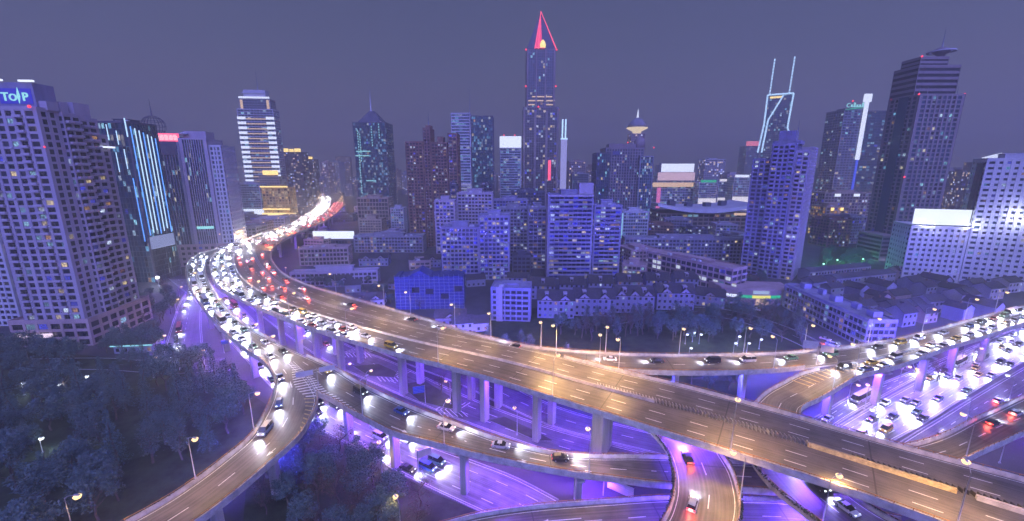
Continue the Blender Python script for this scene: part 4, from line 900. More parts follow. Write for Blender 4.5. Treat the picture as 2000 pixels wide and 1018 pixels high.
q = MB(); q.tube([(-w_*.5, -1, h_+.5), (0, -1, h_+2.5), (w_*.35, -1, h_+3)], [.4, 1, .4], 5); q.build('sign_swoosh', E_green, t); beacon(t, -w_*.1, 3, h_+14, 1.4)
# -- stone tower with ring roof
t, w_, h_ = place('stone_tower', 'brown granite tower with stepped shoulders and a saucer ring on its roof', 'office tower', 1797, 1886, 186, 372, 30)
block(t, w_, 30, 0, h_, 3.6, 3.9, 1.5, 1.2, W_stone, G_off, 'fl', 90, .14, corner=2.6)
z1 = zpix(134, 385); block(t, w_*.92, 24, h_+.4, z1, 4.4, 40, 0, 2.2, W_stone, G_dark, 'fl', 0, 0, (-w_*.06, 5), corner=.4)
block(t, w_*.62, 18, z1+.4, z1+7, 4, 40, 0, 2, W_stone, G_dark, 'fl', 0, 0, (-w_*.16, 7), corner=.4)
q = MB(); q.box(-w_/2-.35, -w_/2-.05, 10, 19, 0, h_+4); q.build('glass_slot', G_off, t)
q = MB(); q.lathe([(2.5, 0), (3, 5), (6, 7), (6.2, 8.5), (2, 11)], 24, (w_*.12, 14, z1+6)); q.build('roof_saucer', W_stone, t)
q = MB(); n = 36
for i in range(n):
    a0, a1 = 2*math.pi*i/n, 2*math.pi*(i+1)/n
    P = lambda r, z, a: (w_*.12+r*math.cos(a), 14+r*math.sin(a), z)
    z = z1+13; q.face([P(7.6, z, a0), P(7.6, z, a1), P(9.6, z, a1), P(9.6, z, a0)][::-1]); q.face([P(7.6, z+1, a0), P(7.6, z+1, a1), P(9.6, z+1, a1), P(9.6, z+1, a0)])
    q.face([P(9.6, z, a0), P(9.6, z, a1), P(9.6, z+1, a1), P(9.6, z+1, a0)]); q.face([P(7.6, z, a1), P(7.6, z, a0), P(7.6, z+1, a0), P(7.6, z+1, a1)])
for i in range(6): a = i*math.pi/3; q.tube([P(5, z1+13.5, a), P(7.8, z1+13.5, a)], .3, 4)
q.build('roof_ring', W_pale, t); mast(t, w_*.12, 14, z1+16, 16, .6)
for x, y, z in ((-w_*.48, 6, z1+8), (-w_/2, 1, h_+1), (w_/2, 1, h_+1), (-w_/2, 27, h_+1), (-w_*.5, -.5, h_*.52), (w_*.48, -.5, h_*.18), (-w_/2, -.5, h_*.2)): beacon(t, x, y, z, .8)
for x in (-w_*.48, w_*.36, -w_*.3): mast(t, x, 2, h_, 7, .3)
block(t, 30, 26, 0, 22, 4, 40, 0, 1.6, W_stone, G_dark, 'fl', 0, 0, (-w_/2-4, -12), corner=.5)
# -- white blocks with the glowing billboard
t, w_, h_ = tower('white_office_block', 'white office block with punched square windows under a glowing billboard', 'office block', 1797, 1926, 446, 288, 26, -.35, fh=3.6, bay=3.4, pier=1.7, sp=1.9, wall=W_white, gl=G_off, faces='fl', nwin=90, lit=.18, roof=None)
bb = empty('billboard', (t.location.x, 288, h_+1.25), -.35, 'huge glowing blank billboard on the roof of the white block', 'billboard')
q = MB(); q.box(-w_*.48, w_*.5, 1.5, 2.3, .6, 11.5); q.build('lit_face', E_white, bb)
q = MB()
for x in (-.44, -.2, .05, .3, .46): q.box(w_*x-.2, w_*x+.2, 2.35, 4.5, 0, 11); q.box(w_*x-.2, w_*x+.2, 1.2, 2.3, 0, .55)
q.build('frame', M_dark, bb)
for x, W in ((.62, 9000), (-.3, 4500), (.2, 4500)):  # lamps added to brighten the tower wall where the billboard's glow is too weak
    q = MB(); q.box(w_*x-.5, w_*x+.5, -3.2, -2.4, -.6, 0) if x < .6 else q.box(w_*.5, w_*.62, -3.2, -2.6, 4, 4.6); q.build('flood_lamp', M_dark, bb)
    l = bpy.data.objects.new('flood_light', lamp_light('flood_light', (.75,.78,1.0), W)); link(l); l.parent = bb; l.location = (w_*x+(-1 if x > .6 else 0), -11 if x > .6 else -4.2, 8 if x > .6 else 1.2)
t, w_, h_ = tower('white_office_tower', 'tall white tower with small square windows and flood lit upper wall', 'office tower', 1952, 2060, 312, 275, 24, -.55, fh=3.6, bay=3.6, pier=1.9, sp=2.0, wall=W_white, gl=G_off, faces='fl', nwin=100, lit=.2, roof=2)
q = MB(); q.box(-w_/2-1.6, -w_/2-.2, 2, 10, 0, h_-2); q.build('glass_stair', G_dark, t)
# -- flats and slabs of the middle distance
FL = dict(fh=3.0, bay=3.0, pier=.8, sp=1.25, faces='frl')
def flats(label, xl, xr, yt, Y, d, rot=0, wall=W_blue, gl=G_blue, nwin=50, lit=.4, roof=2, cat_='apartment block', name='apartment_block', balc=0, rs=4, group=None, **kw):
    k = dict(FL); k.update(kw)
    return tower(name, label, cat_, xl, xr, yt, Y, d, rot, group, roof, rs, wall=wall, gl=gl, nwin=nwin, lit=lit, balc=balc, **k)
t, w_, h_ = flats('broad violet slab of flats with a taller lift tower and long balcony rows', 1072, 1160, 383, 300, 18, 0, W_blue, G_blue, 80, .5, 1, pier=.25, sp=1.5, bay=3.4)
q = MB(); q.box(w_*.18, w_*.5, 2, 12, h_+.3, h_+9); q.box(-w_/2-.6, -w_/2-.15, -1.2, 17, 0, h_+1); q.box(-w_/2-.5, w_/2, -1.25, -.15, h_-.4, h_+.8); q.build('lift_tower', W_lilac, t)
for k in range(1, 20):
    q = MB(); z = k*h_/20; q.box(-w_*.36, w_*.47, -1.3, -.2, z-.15, z); q.box(-w_*.36, w_*.47, -1.3, -1.2, z, z+1); q.build('balcony', W_blue, t)
t, w_, h_ = flats('lower violet slab of flats joined to the broad slab with the lift tower', 1161, 1216, 403, 301, 17, 0, W_blue, G_blue, 70, .5, 1, pier=.25, sp=1.5, bay=3.4)
for k in range(1, 18):
    q = MB(); z = k*h_/18; q.box(-w_*.42, w_*.47, -1.3, -.2, z-.15, z); q.box(-w_*.42, w_*.47, -1.3, -1.2, z, z+1); q.build('balcony', W_blue, t)
flats('blue lit block of flats with a flat dark roof, the shorter of the pair', 860, 935, 446, 305, 16, 0, W_blue, G_blue, 70, .35)
flats('blue lit block of flats with a flat dark roof, the taller of the pair', 934, 995, 424, 298, 18, 0, W_blue, G_blue, 80, .45, balc=2)
flats('narrow lilac block of flats rising behind the shorter blue block', 848, 888, 394, 350, 16, 0, W_lilac, G_blue, 40, .4)
flats('wide lilac slab of flats with warm lit top floors behind the blue pair', 892, 962, 379, 365, 16, 0, W_lilac, G_res2, 60, .4)
flats('dark block of flats with a violet sign lit under its roof', 800+78, 800+92, 362, 390, 14, 0, W_dark, G_blue, 20, .4)
flats('dim grey slab of flats between the blue pair and the broad slab', 974, 1032, 408, 352, 16, 0, W_grey, G_res2, 50, .35)
flats('dim grey block of flats pressed against the broad violet slab', 1031, 1070, 408, 332, 16, 0, W_grey, G_res2, 40, .35)
flats('low dark windowless block below the dim grey slab', 1000, 1038, 502, 318, 14, 0, W_dark, G_dark, 0, 0, 0)
flats('old dark office block with a roof tower and warm windows below the spire tower', 998, 1065, 376, 470, 20, 0, W_dark, G_res2, 40, .4, 3)
flats('small dark block with a turret behind the wide lilac slab', 938, 962, 362, 480, 16, 0, W_dark, G_dark, 6, .2, 1)
q_ = flats('block with a violet lit parapet below the dim grey slabs', 962, 1030, 392, 430, 18, 0, W_blue, G_blue, 30, .3, 1)
flats('long low slab of flats with scattered white windows behind the theatre street', 1222, 1470, 468, 350, 14, -.05, W_grey, G_res2, 90, .3, 4, rs=3)
flats('old low block in front of the long slab by the hotel', 1216, 1262, 520, 300, 16, -.3, W_pink, G_res2, 20, .5, 1)
flats('long dim slab of flats with rows of white lit windows inside the highway bend', 690, 826, 463, 400, 16, 0, W_grey, G_res, 90, .35, 3, rs=3)
flats('pinkish school block with four rows of windows inside the highway bend', 585, 678, 486, 345, 14, .15, W_pink, G_dark, 60, .15, 2, fh=3.6, rs=2)
flats('long violet two storey row beside the highway bend', 570, 735, 533, 283, 9, .12, W_lilac, G_dark, 40, .06, 0, fh=3.4)
bq = flats('low dark block carrying a glowing white billboard inside the bend', 612, 692, 470, 430, 14, 0, W_dark, G_dark, 10, .3, 0)
bb = empty('billboard', (bq[0].location.x, 430, bq[2]+1.25), 0, 'long rounded white billboard glowing on a low roof inside the highway bend', 'billboard')
q = MB(); q.box(-bq[1]*.5, bq[1]*.5, .3, 1.1, .6, 8.5); q.build('lit_face', E_white, bb)
q = MB()
for x in (-.4, -.1, .2, .45): q.box(bq[1]*x-.2, bq[1]*x+.2, 1.15, 2.5, 0, 8); q.box(bq[1]*x-.2, bq[1]*x+.2, 0, 1.1, 0, .55)
q.build('frame', M_dark, bb)
flats('stone fronted hall with small square windows in front of the teal glass tower', 696, 758, 388, 560, 24, 0, W_buff, G_res, 30, .12, 1, fh=5, bay=4)
flats('small lit block between the stone hall and the brick flats', 762, 788, 408, 520, 16, 0, W_pale, G_off2, 20, .6, 0)
flats('buff villa with arched upper floor on the slope above the white billboard', 700, 745, 430, 470, 18, 0, W_buff, G_res, 14, .2, 0)
flats('dark block beyond the park with a pale lit upper wall by the apartment tower', -260, -14, 420, 205, 14, 0, W_pale, G_dark, 20, .2, 1)
# long school with the stair end
A0, A1 = at(1425, 587, 0), at(1262, 541, 0); dv = (A0-A1); a_ = math.atan2(dv.y, dv.x)
t = empty('school_building', (A0+A1)/2, a_, 'long five storey pale school with lit classrooms and a blank end wall', 'school'); Ls = dv.length
block(t, Ls, 15, 0, 19, 3.8, 4.0, .6, 1.3, W_pink, G_res, 'fr', 0, corner=.6)
E_cls = em('classroom_light', S(205,215,235), .95)
for i, k in ((1,3),(2,3),(1,2),(2,2),(6,3),(7,2),(8,2),(10,2),(11,2),(13,2),(14,1),(15,1),(16,1),(15,3),(16,2)):
    nb = round((Ls-1.2)/4); bw = (Ls-1.2)/nb; q = MB(); x = -Ls/2+.6+i*bw; q.box(x+.45, x+bw-.45, .16, .22, k*3.8+.8, k*3.8+3.1); q.box(x+bw/2-.05, x+bw/2+.05, .1, .155, k*3.8+.8, k*3.8+3.1, 1); q.build('window', [E_cls, W_dark], t)
for i in range(5):
    q = MB(); q.box(Ls/2+.15, Ls/2+1.5, 8, 13, i*3.8+.3, i*3.8+.45); q.box(Ls/2+1.4, Ls/2+1.5, 8, 13, i*3.8+.45, i*3.8+1.5); q.build('stair_landing', W_lilac, t)
roof_bits(t, Ls, 15, 19, 3, W_pink, 2)
# corner shop with the curved lit fascia
c = at(1470, 590, 0)
t = empty('corner_shop', c, -.1, 'low rounded corner shop with a white and green lit fascia below the apartment tower', 'shop')
q = MB(); arc = [(-17+i*3.4, 6-6*math.cos((i-5)*.22)) for i in range(11)]; arc = [(x, 8-y*2) for x, y in arc]
pts = [(-22, -1)]+[(22*math.sin(i*.16), 3-9*math.cos(i*.16)) for i in range(-7, 8)]+[(22, 14), (-22, 14)]
q.prism(pts[1:], 0, 9.5); q.build('wall', W_pink, t)
q = MB(); ring = pts[1:16]
for m, i0, i1 in ((E_white, 0, 4), (E_green, 4, 6), (E_yel, 6, 9), (E_green, 9, 11), (E_green, 12, 13), (E_white, 13, 14)):
    q = MB()
    for i in range(i0, i1):
        (x0, y0), (x1, y1) = ring[i], ring[i+1]; q.mesh_faces([(x0*1.015, y0-.3, 4.2), (x1*1.015, y1-.3, 4.2), (x1*1.015, y1-.3, 5.9), (x0*1.015, y0-.3, 5.9), (x0, y0, 4.2), (x1, y1, 4.2), (x1, y1, 5.9), (x0, y0, 5.9)], [(0,1,2,3),(3,2,6,7),(1,0,4,5)])
    q.build('lit_fascia', m, t)
q = MB(); q.box(-3.5, 5.5, -6.9, -6.4, 7, 9); q.build('shop_sign', em('pale_sign', S(165,185,225), .9), t)
q = MB(); q.box(-9, -5, -5.2, -4.6, .1, 4); q.build('shop_window', E_white, t); q = MB(); q.box(-1, 6, -6.4, -5.9, .1, 3.6); q.build('shop_window', E_band, t)
# theatre with the upswept roof
t, w_, h_ = place('theatre', 'broad grand theatre with an upswept roof and lit colonnade', 'theatre', 1290, 1462, 406, 560, 60)
block(t, w_, 55, 0, h_-8, 6, 7, 1.4, 2, W_buff, G_res2, 'fl', 50, .4, roof_ := (0, 0)) if False else block(t, w_, 55, 0, h_-8, 6, 7, 1.4, 2, W_buff, G_res2, 'fl', 50, .4)
q = MB(); n = 24; P = []
for i in range(n+1):
    x = -1+2*i/n; z = h_-6+9*x*x; P.append((x*w_*.56, z))
for i in range(n):
    (x0, z0), (x1, z1) = P[i], P[i+1]
    q.mesh_faces([(x0, -12, z0), (x1, -12, z1), (x1, 62, z1), (x0, 62, z0), (x0, -10, z0+6-5*abs(x0/w_)), (x1, -10, z1+6-5*abs(x1/w_)), (x1, 62, z1+6-5*abs(x1/w_)), (x0, 62, z0+6-5*abs(x0/w_))], [(3,2,1,0),(4,5,6,7),(0,1,5,4),(2,3,7,6),(1,2,6,5),(3,0,4,7)])
q.build('upswept_roof', W_pale, t)
for x in (-.3, -.1, .12, .3): q = MB(); q.box(w_*x-4, w_*x+4, 20, 30, h_-2, h_+3.5+abs(x)*14); q.build('roof_plant', W_dark, t)
q = MB(); q.box(w_*.30, w_*.5, -11, -9.5, h_-9, h_-6); q.build('lit_soffit', E_band, t)
# bright mall and lit low blocks on the skyline
t, w_, h_ = tower('shopping_mall', 'dazzling white and orange lit mall on the skyline behind the theatre', 'mall', 1285, 1358, 338, 850, 40, fh=5, bay=5, pier=.6, sp=1.4, wall=W_pale, gl=G_off2, faces='fl', nwin=30, lit=.7, roof=None)
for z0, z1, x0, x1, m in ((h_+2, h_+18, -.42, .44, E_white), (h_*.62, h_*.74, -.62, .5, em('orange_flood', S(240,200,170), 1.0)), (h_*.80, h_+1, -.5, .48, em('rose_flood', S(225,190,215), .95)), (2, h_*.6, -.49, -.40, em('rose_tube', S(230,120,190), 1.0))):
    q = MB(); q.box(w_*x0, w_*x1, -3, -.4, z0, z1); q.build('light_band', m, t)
for i, (xl, xr, yt, Y, lab, m) in enumerate(((1366, 1402, 352, 820, 'pale low block with a green lit roof on the skyline', E_green), (1404, 1432, 350, 830, 'pale low block glowing lilac on the skyline', E_pane), (1434, 1466, 342, 800, 'low block with bright white shop front on the skyline by the violet tower', E_white))):
    t, w_, h_ = tower('lit_block', lab, 'office block', xl, xr, yt+6, Y, 26, fh=4.5, bay=4, pier=.5, sp=1.2, wall=W_pale, gl=G_off2, faces='fl', nwin=20, lit=.6, roof=None)
    q = MB(); q.box(-w_*.4, w_*.4, -1, 3, h_+1.5, h_+6); q.build('roof_light', m, t); q = MB(); q.box(-w_*.48, w_*.48, -1.2, -.3, 3, h_*.45); q.build('lit_front', E_pane, t)
tower('office_block', 'pale gridded office block on the skyline behind the lit shops', 'office block', 1378, 1418, 312, 1050, 40, fh=4.5, bay=5, pier=1.2, sp=1.6, wall=W_pale, gl=G_far, faces='fl')
t, w_, h_ = tower('office_tower', 'distant tower with a red glowing crown beside the twin mast tower', 'office tower', 1459, 1484, 286, 1250, 40, fh=5, bay=5, pier=1, sp=1.6, wall=W_grey, gl=G_off, faces='fl', roof=None)
q = MB(); q.box(-w_*.5, w_*.4, -2, 6, h_+1.5, h_+14); q.build('red_crown', em('pink_crown', (1.0,.25,.4), 1.1), t)
tower('office_tower', 'hazy tower with a barrel top between the lit pylon and the hotel', 'office tower', 1112, 1144, 316, 1000, 40, fh=4.5, bay=4, pier=1, sp=1.4, wall=W_pink, gl=G_far, faces='fr')
tower('office_tower', 'shorter hazy glass tower in front of the barrel topped one', 'office tower', 1118, 1150, 340, 820, 30, fh=4.2, bay=3, pier=.3, sp=.8, wall=W_grey, gl=G_off, faces='fr')
for i, (xl, xr, yt, Y, lab) in enumerate(((402, 428, 300, 640, 'dark tower with white lit ledges beside the red sign tower'), (413, 440, 318, 660, 'shorter dark tower with a lit ledge left of the striped tower'))):
    t, w_, h_ = tower('office_tower', lab.replace(' left of', ' before'), 'office tower', xl, xr, yt, Y, 26, fh=4, bay=3, pier=.5, sp=1.0, wall=W_grey, gl=G_far, faces='fr', nwin=20, lit=.5, roof=None)
    for z, a, b_ in ((h_-1, -.4, .4), (8, -.5, .7)):
        q = MB(); q.box(w_*a, w_*b_, -.8, -.2, z, z+1.8); q.build('light_band', E_white, t)
    q = MB(); q.box(-w_/2-.9, -w_/2-.1, -.8, .5, 4, h_*.55); q.build('light_tube', E_white, t)
t, w_, h_ = tower('office_tower', 'hazy tower with a bright swooping crown beside the stone tower', 'office tower', 1918, 1950, 318, 760, 30, fh=4.2, bay=3, pier=.6, sp=1.2, wall=W_dark, gl=G_far, faces='fl', nwin=20, lit=.5, roof=None)
q = MB(); q.mesh_faces([(-w_*.5,-1,h_+2),(w_*.5,-1,h_+2),(w_*.55,-1,h_+17),(-w_*.5,-1,h_+9),(-w_*.5,2,h_+2),(w_*.5,2,h_+2),(w_*.55,2,h_+17),(-w_*.5,2,h_+9)], [(0,1,2,3),(7,6,5,4),(3,2,6,7),(0,4,5,1),(1,5,6,2),(0,3,7,4)]); q.build('lit_crown', E_white, t)
tower('office_tower', 'hazy flat topped tower with a lit edge between the stone tower and the crowned one', 'office tower', 1880, 1912, 336, 780, 30, fh=4.2, bay=3, pier=.6, sp=1.2, wall=W_dark, gl=G_far, faces='fl', nwin=20, lit=.5)
for i, (xl, xr, yt, Y, lab) in enumerate(((1612, 1705, 378, 560, 'pale civic block with lit round signs below the corner pillar tower'), (1614, 1660, 405, 500, 'low buff hall lit warm orange beside the violet tower'))):
    t, w_, h_ = tower('office_block', lab, 'office block', xl, xr, yt, Y, 26, fh=4, bay=4, pier=1, sp=1.4, wall=W_buff, gl=G_gold if i else G_res2, faces='fl', nwin=30, lit=.4, roof=1)
    for x in (-.3, .1): q = MB(); q.box(w_*x, w_*(x+.12), -1, -.3, h_-4, h_-.5); q.build('lit_sign', E_white if i == 0 else E_gold, t)
# distant blocks along the skyline
rnd = random.Random(21)
far_px = [(x, rnd.uniform(305, 362)) for x in range(384, 700, 16)]+[(x, rnd.uniform(318, 362)) for x in range(700, 1290, 21)]+[(x, rnd.uniform(322, 368)) for x in range(1280, 1520, 20)]+[(x, rnd.uniform(325, 372)) for x in range(1600, 2000, 22)]+[(x, rnd.uniform(300, 350)) for x in range(-120, 380, 34)]
tops = {3: (548, 292, 'distant tower with a blazing golden crown beyond the golden building', E_gold), 4: (588, 306, 'smaller distant tower with a golden lit cap next to the crowned one', E_gold)}
walls = [W_grey, W_dark, W_lilac, W_pink, W_grey, W_brick]
for i, (x, y) in enumerate(far_px):
    Y = rnd.uniform(880, 1700); wd = rnd.uniform(14, 30)
    lab, g_ = 'hazy distant block of flats on the skyline, half hidden by nearer towers', 'distant blocks on the skyline'
    root, w_, h_ = place('distant_block', lab, 'apartment block', x, x+wd, y, Y, 30, rnd.uniform(-.3, .3), g_)
    block(root, w_, 30, 0, h_, 3.6, 4.5, 1.2, 1.5, walls[i % 6], G_far, 'frl' if Y < 1200 else 'f', 0, crown=2)
    q = MB(); q.box(-w_*.2, w_*.25, 6, 18, h_, h_+rnd.uniform(3, 10)); q.build('machine_room', walls[i % 6], root)
for x0, x1, y, Y, lab, m in ((548, 588, 298, 900, 'distant tower with a blazing golden crown beyond the golden building', E_gold), (589, 610, 312, 960, 'smaller distant tower with a golden lit cap next to the crowned one', E_gold)):
    root, w_, h_ = place('distant_tower', lab, 'apartment tower', x0, x1, y, Y, 30); block(root, w_, 30, 0, h_, 3.6, 4.5, 1.2, 1.5, W_dark, G_far, 'fr', 0)
    for a, b_ in ((-.42, -.15), (-.05, .1), (.2, .45)): q = MB(); q.box(w_*a, w_*b_, -2, 4, h_+1.3, h_+rnd.uniform(6, 9)); q.build('lit_crown', m, root)
rnd = random.Random(5)
for i, (x, y, Y) in enumerate([(430,418,620),(455,425,560),(500,428,520),(475,436,470),(440,446,430),(530,424,600),(700,436,500),(640,420,640),(742,455,430),(800,520,330),(1010,470,420),(1260,440,480),(1300,430,520),(1350,448,470),(1400,440,500),(1230,490,330),(1440,462,420),(1620,430,430),(1660,425,450),(620,402,760),(690,405,700),(590,470,420),(580,455,520),(1580,400,620),(1230,400,640)]):
    root, w_, h_ = place('low_block', 'dim low city block of a few storeys wedged between taller buildings', 'city block', x, x+rnd.uniform(34, 60), y, Y, 24, rnd.uniform(-.3, .3), 'low dim blocks between the towers')
    block(root, w_, 24, 0, max(6, h_), 3.3, 3.4, .8, 1.3, walls[i % 6], G_res2, 'frl', 8, .5); roof_bits(root, w_, 24, max(6, h_), 2, walls[i % 6], 2.5, seed=i)
# -- houses with pitched roofs
def house(label, p, rz, w, d, h, rh, wall, group=None, cat_='house', name='terraced_house', gables=0, lit=.25, roofm=None, rnd=None, dormer=0):
    rnd = rnd or random.Random(int(p.x*7+p.y)); t = empty(name, p, rz, label, cat_, group)
    q = MB(); q.box(-w/2, w/2, 0, d, 0, h)
    for s in (-1, 1): q.mesh_faces([(s*w/2, 0, h), (s*w/2, d, h), (s*w/2, d/2, h+rh-.15)], [(0, 1, 2) if s > 0 else (2, 1, 0)])
    q.build('wall', wall, t)
    r = MB(); o = .5; th = .18
    for y0, y1 in ((-o, d/2), (d+o, d/2)):
        z0 = h-rh*o/(d/2); vs = [(-w/2-o, y0, z0), (w/2+o, y0, z0), (w/2+o, y1, h+rh), (-w/2-o, y1, h+rh)]
        r.mesh_faces(vs+[(x, y, z+th) for x, y, z in vs], [(0,1,2,3),(7,6,5,4),(0,4,5,1),(1,5,6,2),(3,2,6,7),(0,3,7,4)])
    for g_ in range(gables):
        x = -w/2+w*(g_+.5)/gables; gw = min(3.2, w/gables*.38); y1 = d*.45
        vs = [(x-gw, -o-.1, h-.3), (x+gw, -o-.1, h-.3), (x, -o-.1, h+rh*.62), (x, y1, h+rh*.62)]
        r.mesh_faces([(x-gw-.3, -o-.3, h-.5), (x, -o-.3, h+rh*.68), (x, y1, h+rh*.68), (x-gw-.3, y1*.2, h-.5)], [(0,1,2,3)]); r.mesh_faces([(x+gw+.3, -o-.3, h-.5), (x, -o-.3, h+rh*.68), (x, y1, h+rh*.68), (x+gw+.3, y1*.2, h-.5)], [(3,2,1,0)])
        q = MB(); q.mesh_faces([(x-gw, -.25, h-1), (x+gw, -.25, h-1), (x+gw, -.25, h-.3), (x, -.25, h+rh*.6), (x-gw, -.25, h-.3)], [(0,1,2,3,4)]); q.box(x-.4, x+.4, -.31, -.255, h-.2, h+.7, 1); q.build('gable', [W_lilac, P_dark], t)
    rf = r.build('roof', roofm or W_tile, t)
    if rnd.random() < .5:
        q = MB(); x = rnd.uniform(-.35, .35)*w; q.box(x-.35, x+.35, d*.55, d*.55+.6, h+rh*.5, h+rh+1); q.build('chimney', W_brick, rf)
    for k in range(dormer):
        x = -w/2+w*(k+.5)/dormer; q = MB(); q.box(x-.9, x+.9, d*.12, d*.4, h+rh*.2, h+rh*.78); q.box(x-1.1, x+1.1, d*.08, d*.42, h+rh*.78, h+rh*.86); q.box(x-.6, x+.6, d*.12-.05, d*.12-.005, h+rh*.32, h+rh*.66, 1); q.build('dormer', [W_lilac, P_dark], rf)
    nf = max(1, int(h/3)); nb = max(1, int(w/2.8))
    for k in range(nf):
        for i in range(nb):
            x = -w/2+w*(i+.5)/nb; q = MB(); q.box(x-.62, x+.62, -.10, -.01, k*h/nf+.9, k*h/nf+2.4); q.box(x-.7, x+.7, -.16, -.11, k*h/nf+.82, k*h/nf+.9, 1)
            q.build('window', [rnd.choice(E_w) if rnd.random() < lit else P_dark, W_pale], t)
    for k in range(nf):
        q = MB(); q.box(w/2+.01, w/2+.08, d*.4, d*.6, k*h/nf+.9, k*h/nf+2.3); q.build('window', P_dark, t)
    return t
def tz(px, py, z=0): return at(px, py, z)
# gabled terraces facing the park
for i, (x, y, w_, gb, lab) in enumerate(((1085, 622, 20, 2, 'gabled violet terrace house with dormers, first from the tall blue block'), (1160, 618, 22, 2, 'gabled violet terrace house with dormers, second from the tall blue block'), (1238, 612, 22, 3, 'gabled violet terrace house with dormers, third from the tall blue block'), (1318, 606, 21, 2, 'gabled violet terrace house with dormers, fourth from the tall blue block'))):
    house(lab, tz(x, y), -.08, w_, 12, 10.5, 4.2, W_blue, 'gabled terrace houses facing the park', gables=gb, lit=.22, dormer=2)
for i in range(7):
    house('dark roofed terrace house in the row behind the gabled terrace', tz(1060+i*56, 585-i*3), -.08, 15, 11, 9, 4, W_blue, 'terrace houses of the second row', lit=.2, dormer=1)
house('small dark gabled house beside the school front', tz(1385, 600), -.4, 16, 10, 7, 3.5, W_blue, None, lit=.5, gables=1)
t, w_, h_ = flats('plain violet corner block of flats with side balconies facing the park ramp', 958, 1036, 566, 212, 14, -.1, W_blue, G_dark, 40, .05, 1, fh=3.1, balc=2, rs=2)
q = MB(); q.box(-w_*.36, -w_*.2, -.9, -.2, 0, h_+1.5); q.build('stair_shaft', W_lilac, t)
t = empty('shrouded_building', far(838, 540, 232).xy.to_3d(), .06, 'building under construction shrouded in deep blue netting', 'building'); a, b = far(772, 540, 232), far(906, 540, 232); w_ = b.x-a.x; h_ = a.z
q = MB(); n = 14
for i in range(n):
    x0 = -w_/2+w_*i/n; x1 = -w_/2+w_*(i+1)/n; q.box(x0, x1-.05, -.12*((i*7) % 3), 14+.1*(i % 2), 0, h_-.4*(i % 2))
q.build('netting', W_net, t)
q = MB()
for i in range(n+1): x = -w_/2+w_*i/n; q.tube([(x, -.55, 0), (x, -.55, h_+1.2)], .07, 4)
for k in range(1, int(h_/2)+1): q.tube([(-w_/2, -.6, k*2), (w_/2, -.6, k*2)], .06, 4)
q.build('scaffold', M_steel, t)
for x, z in ((-.2, .60), (.0, .55), (.22, .40), (.42, .62)): q = MB(); q.box(w_*x-2.2, w_*x+2.2, -.75, -.66, h_*z-1.6, h_*z+1.6); q.build('opening', P_dark, t)
q = MB(); q.mesh_faces([(-w_*.3, 0, h_), (w_*.02, 0, h_), (w_*.02, 14, h_), (-w_*.3, 14, h_), (-w_*.14, 0, h_+3.5), (-w_*.14, 14, h_+3.5)], [(0,1,4),(2,3,5),(1,2,5,4),(3,0,4,5)]); q.build('gable_roof', W_net, t)
for i, (x, y, w_, lab) in enumerate(((705, 600, 9, 'small white gabled house beside the blue tarpaulin'), (735, 598, 9, 'small pale house with a lit porch next to the gabled one'), (880, 636, 16, 'low blue gabled shed next to the netted building'), (660, 560, 18, 'low dark roofed workshop behind the violet row'), (830, 523, 26, 'broad dark hip roofed hall with dormers behind the netted building'), (730, 520, 24, 'dark hall with paired round dormers behind the long violet row'))):
    house(lab, tz(x, y), .1, w_, 9 if w_ < 20 else 14, 4.5 if w_ < 20 else 7, 3, W_white if i < 2 else W_blue, None, 'house', 'house', gables=1 if i < 3 else 2, lit=.3)
rnd = random.Random(31)
for i, (x, y) in enumerate(((610,556),(690,572),(655,588),(770,566),(905,655),(935,648),(700,612),(1010,560),(930,560))):
    house('small dark roofed house among the trees beside the highway bend', tz(x, y), rnd.uniform(-.3, .5), rnd.uniform(9, 14), 8, rnd.uniform(4, 7), 2.6, rnd.choice((W_blue, W_grey, W_pale)), 'small houses by the bend', lit=.25, rnd=rnd)
# curved terrace building and its courtyard
B0, B1 = at(1530, 600, 0), at(1686, 682, 0); dv = B1-B0; a_ = math.atan2(dv.y, dv.x); Ls = dv.length
t = empty('curved_block', (B0+B1)/2, a_, 'long flat roofed block with ribbon windows and a rounded end above the park ramp', 'apartment block')
nf_, fh_ = block(t, Ls, 13, 0, 13, 3.2, 2.6, .25, 1.3, W_blue, G_res, 'fr', 70, .25, corner=.5)
q = MB(); q.prism([(-Ls/2+6.4*math.cos(R(90+a)), 6.5+6.4*math.sin(R(90+a))) for a in range(0, 181, 15)], 0, 13.2); q.build('rounded_end', W_blue, t)
for k in range(1, 5):
    q = MB(); q.box(-Ls/2, Ls/2, -.75, -.15, k*3.25-.1, k*3.25+.12); q.build('ledge', W_lilac, t)
for i in range(5): q = MB(); x = -Ls*.4+i*Ls*.2; q.box(x-2, x+2, 5+i % 2*2, 9, 13.3, 16.4); q.build('machine_room', W_blue, t)
B2 = at(1545, 585, 0); dirb = Vector((math.cos(.36), math.sin(.36), 0))
rnd = random.Random(11); k = 0
for rw in range(5):
    for cl in range(7):
        px = 1600+cl*52+rw*30+rnd.uniform(-8, 8); py = 566+rw*19-cl*6.5+rnd.uniform(-4, 4)
        if px > 1930 or py < 528: continue
        house('small lane house with a tiled pitched roof in the crowded old quarter', tz(px, py), rnd.choice((.3, .34, .3+1.57, .28)), rnd.uniform(9, 15), rnd.uniform(7, 9), rnd.uniform(5.5, 8), rnd.uniform(2, 3.2), rnd.choice((W_blue, W_grey, W_pink, W_blue)), 'lane houses of the old quarter', lit=.10, rnd=rnd); k += 1
for x, y, L_, lab in ((1640, 545, 62, 'long flat roofed row house at the back of the old quarter'), (1690, 560, 58, 'long row house with a narrow lit roof ridge in the middle of the old quarter')):
    p = tz(x, y); t = house(lab, p, .30, L_, 9, 8, 1.6, W_grey, None, lit=.12, roofm=W_roof)
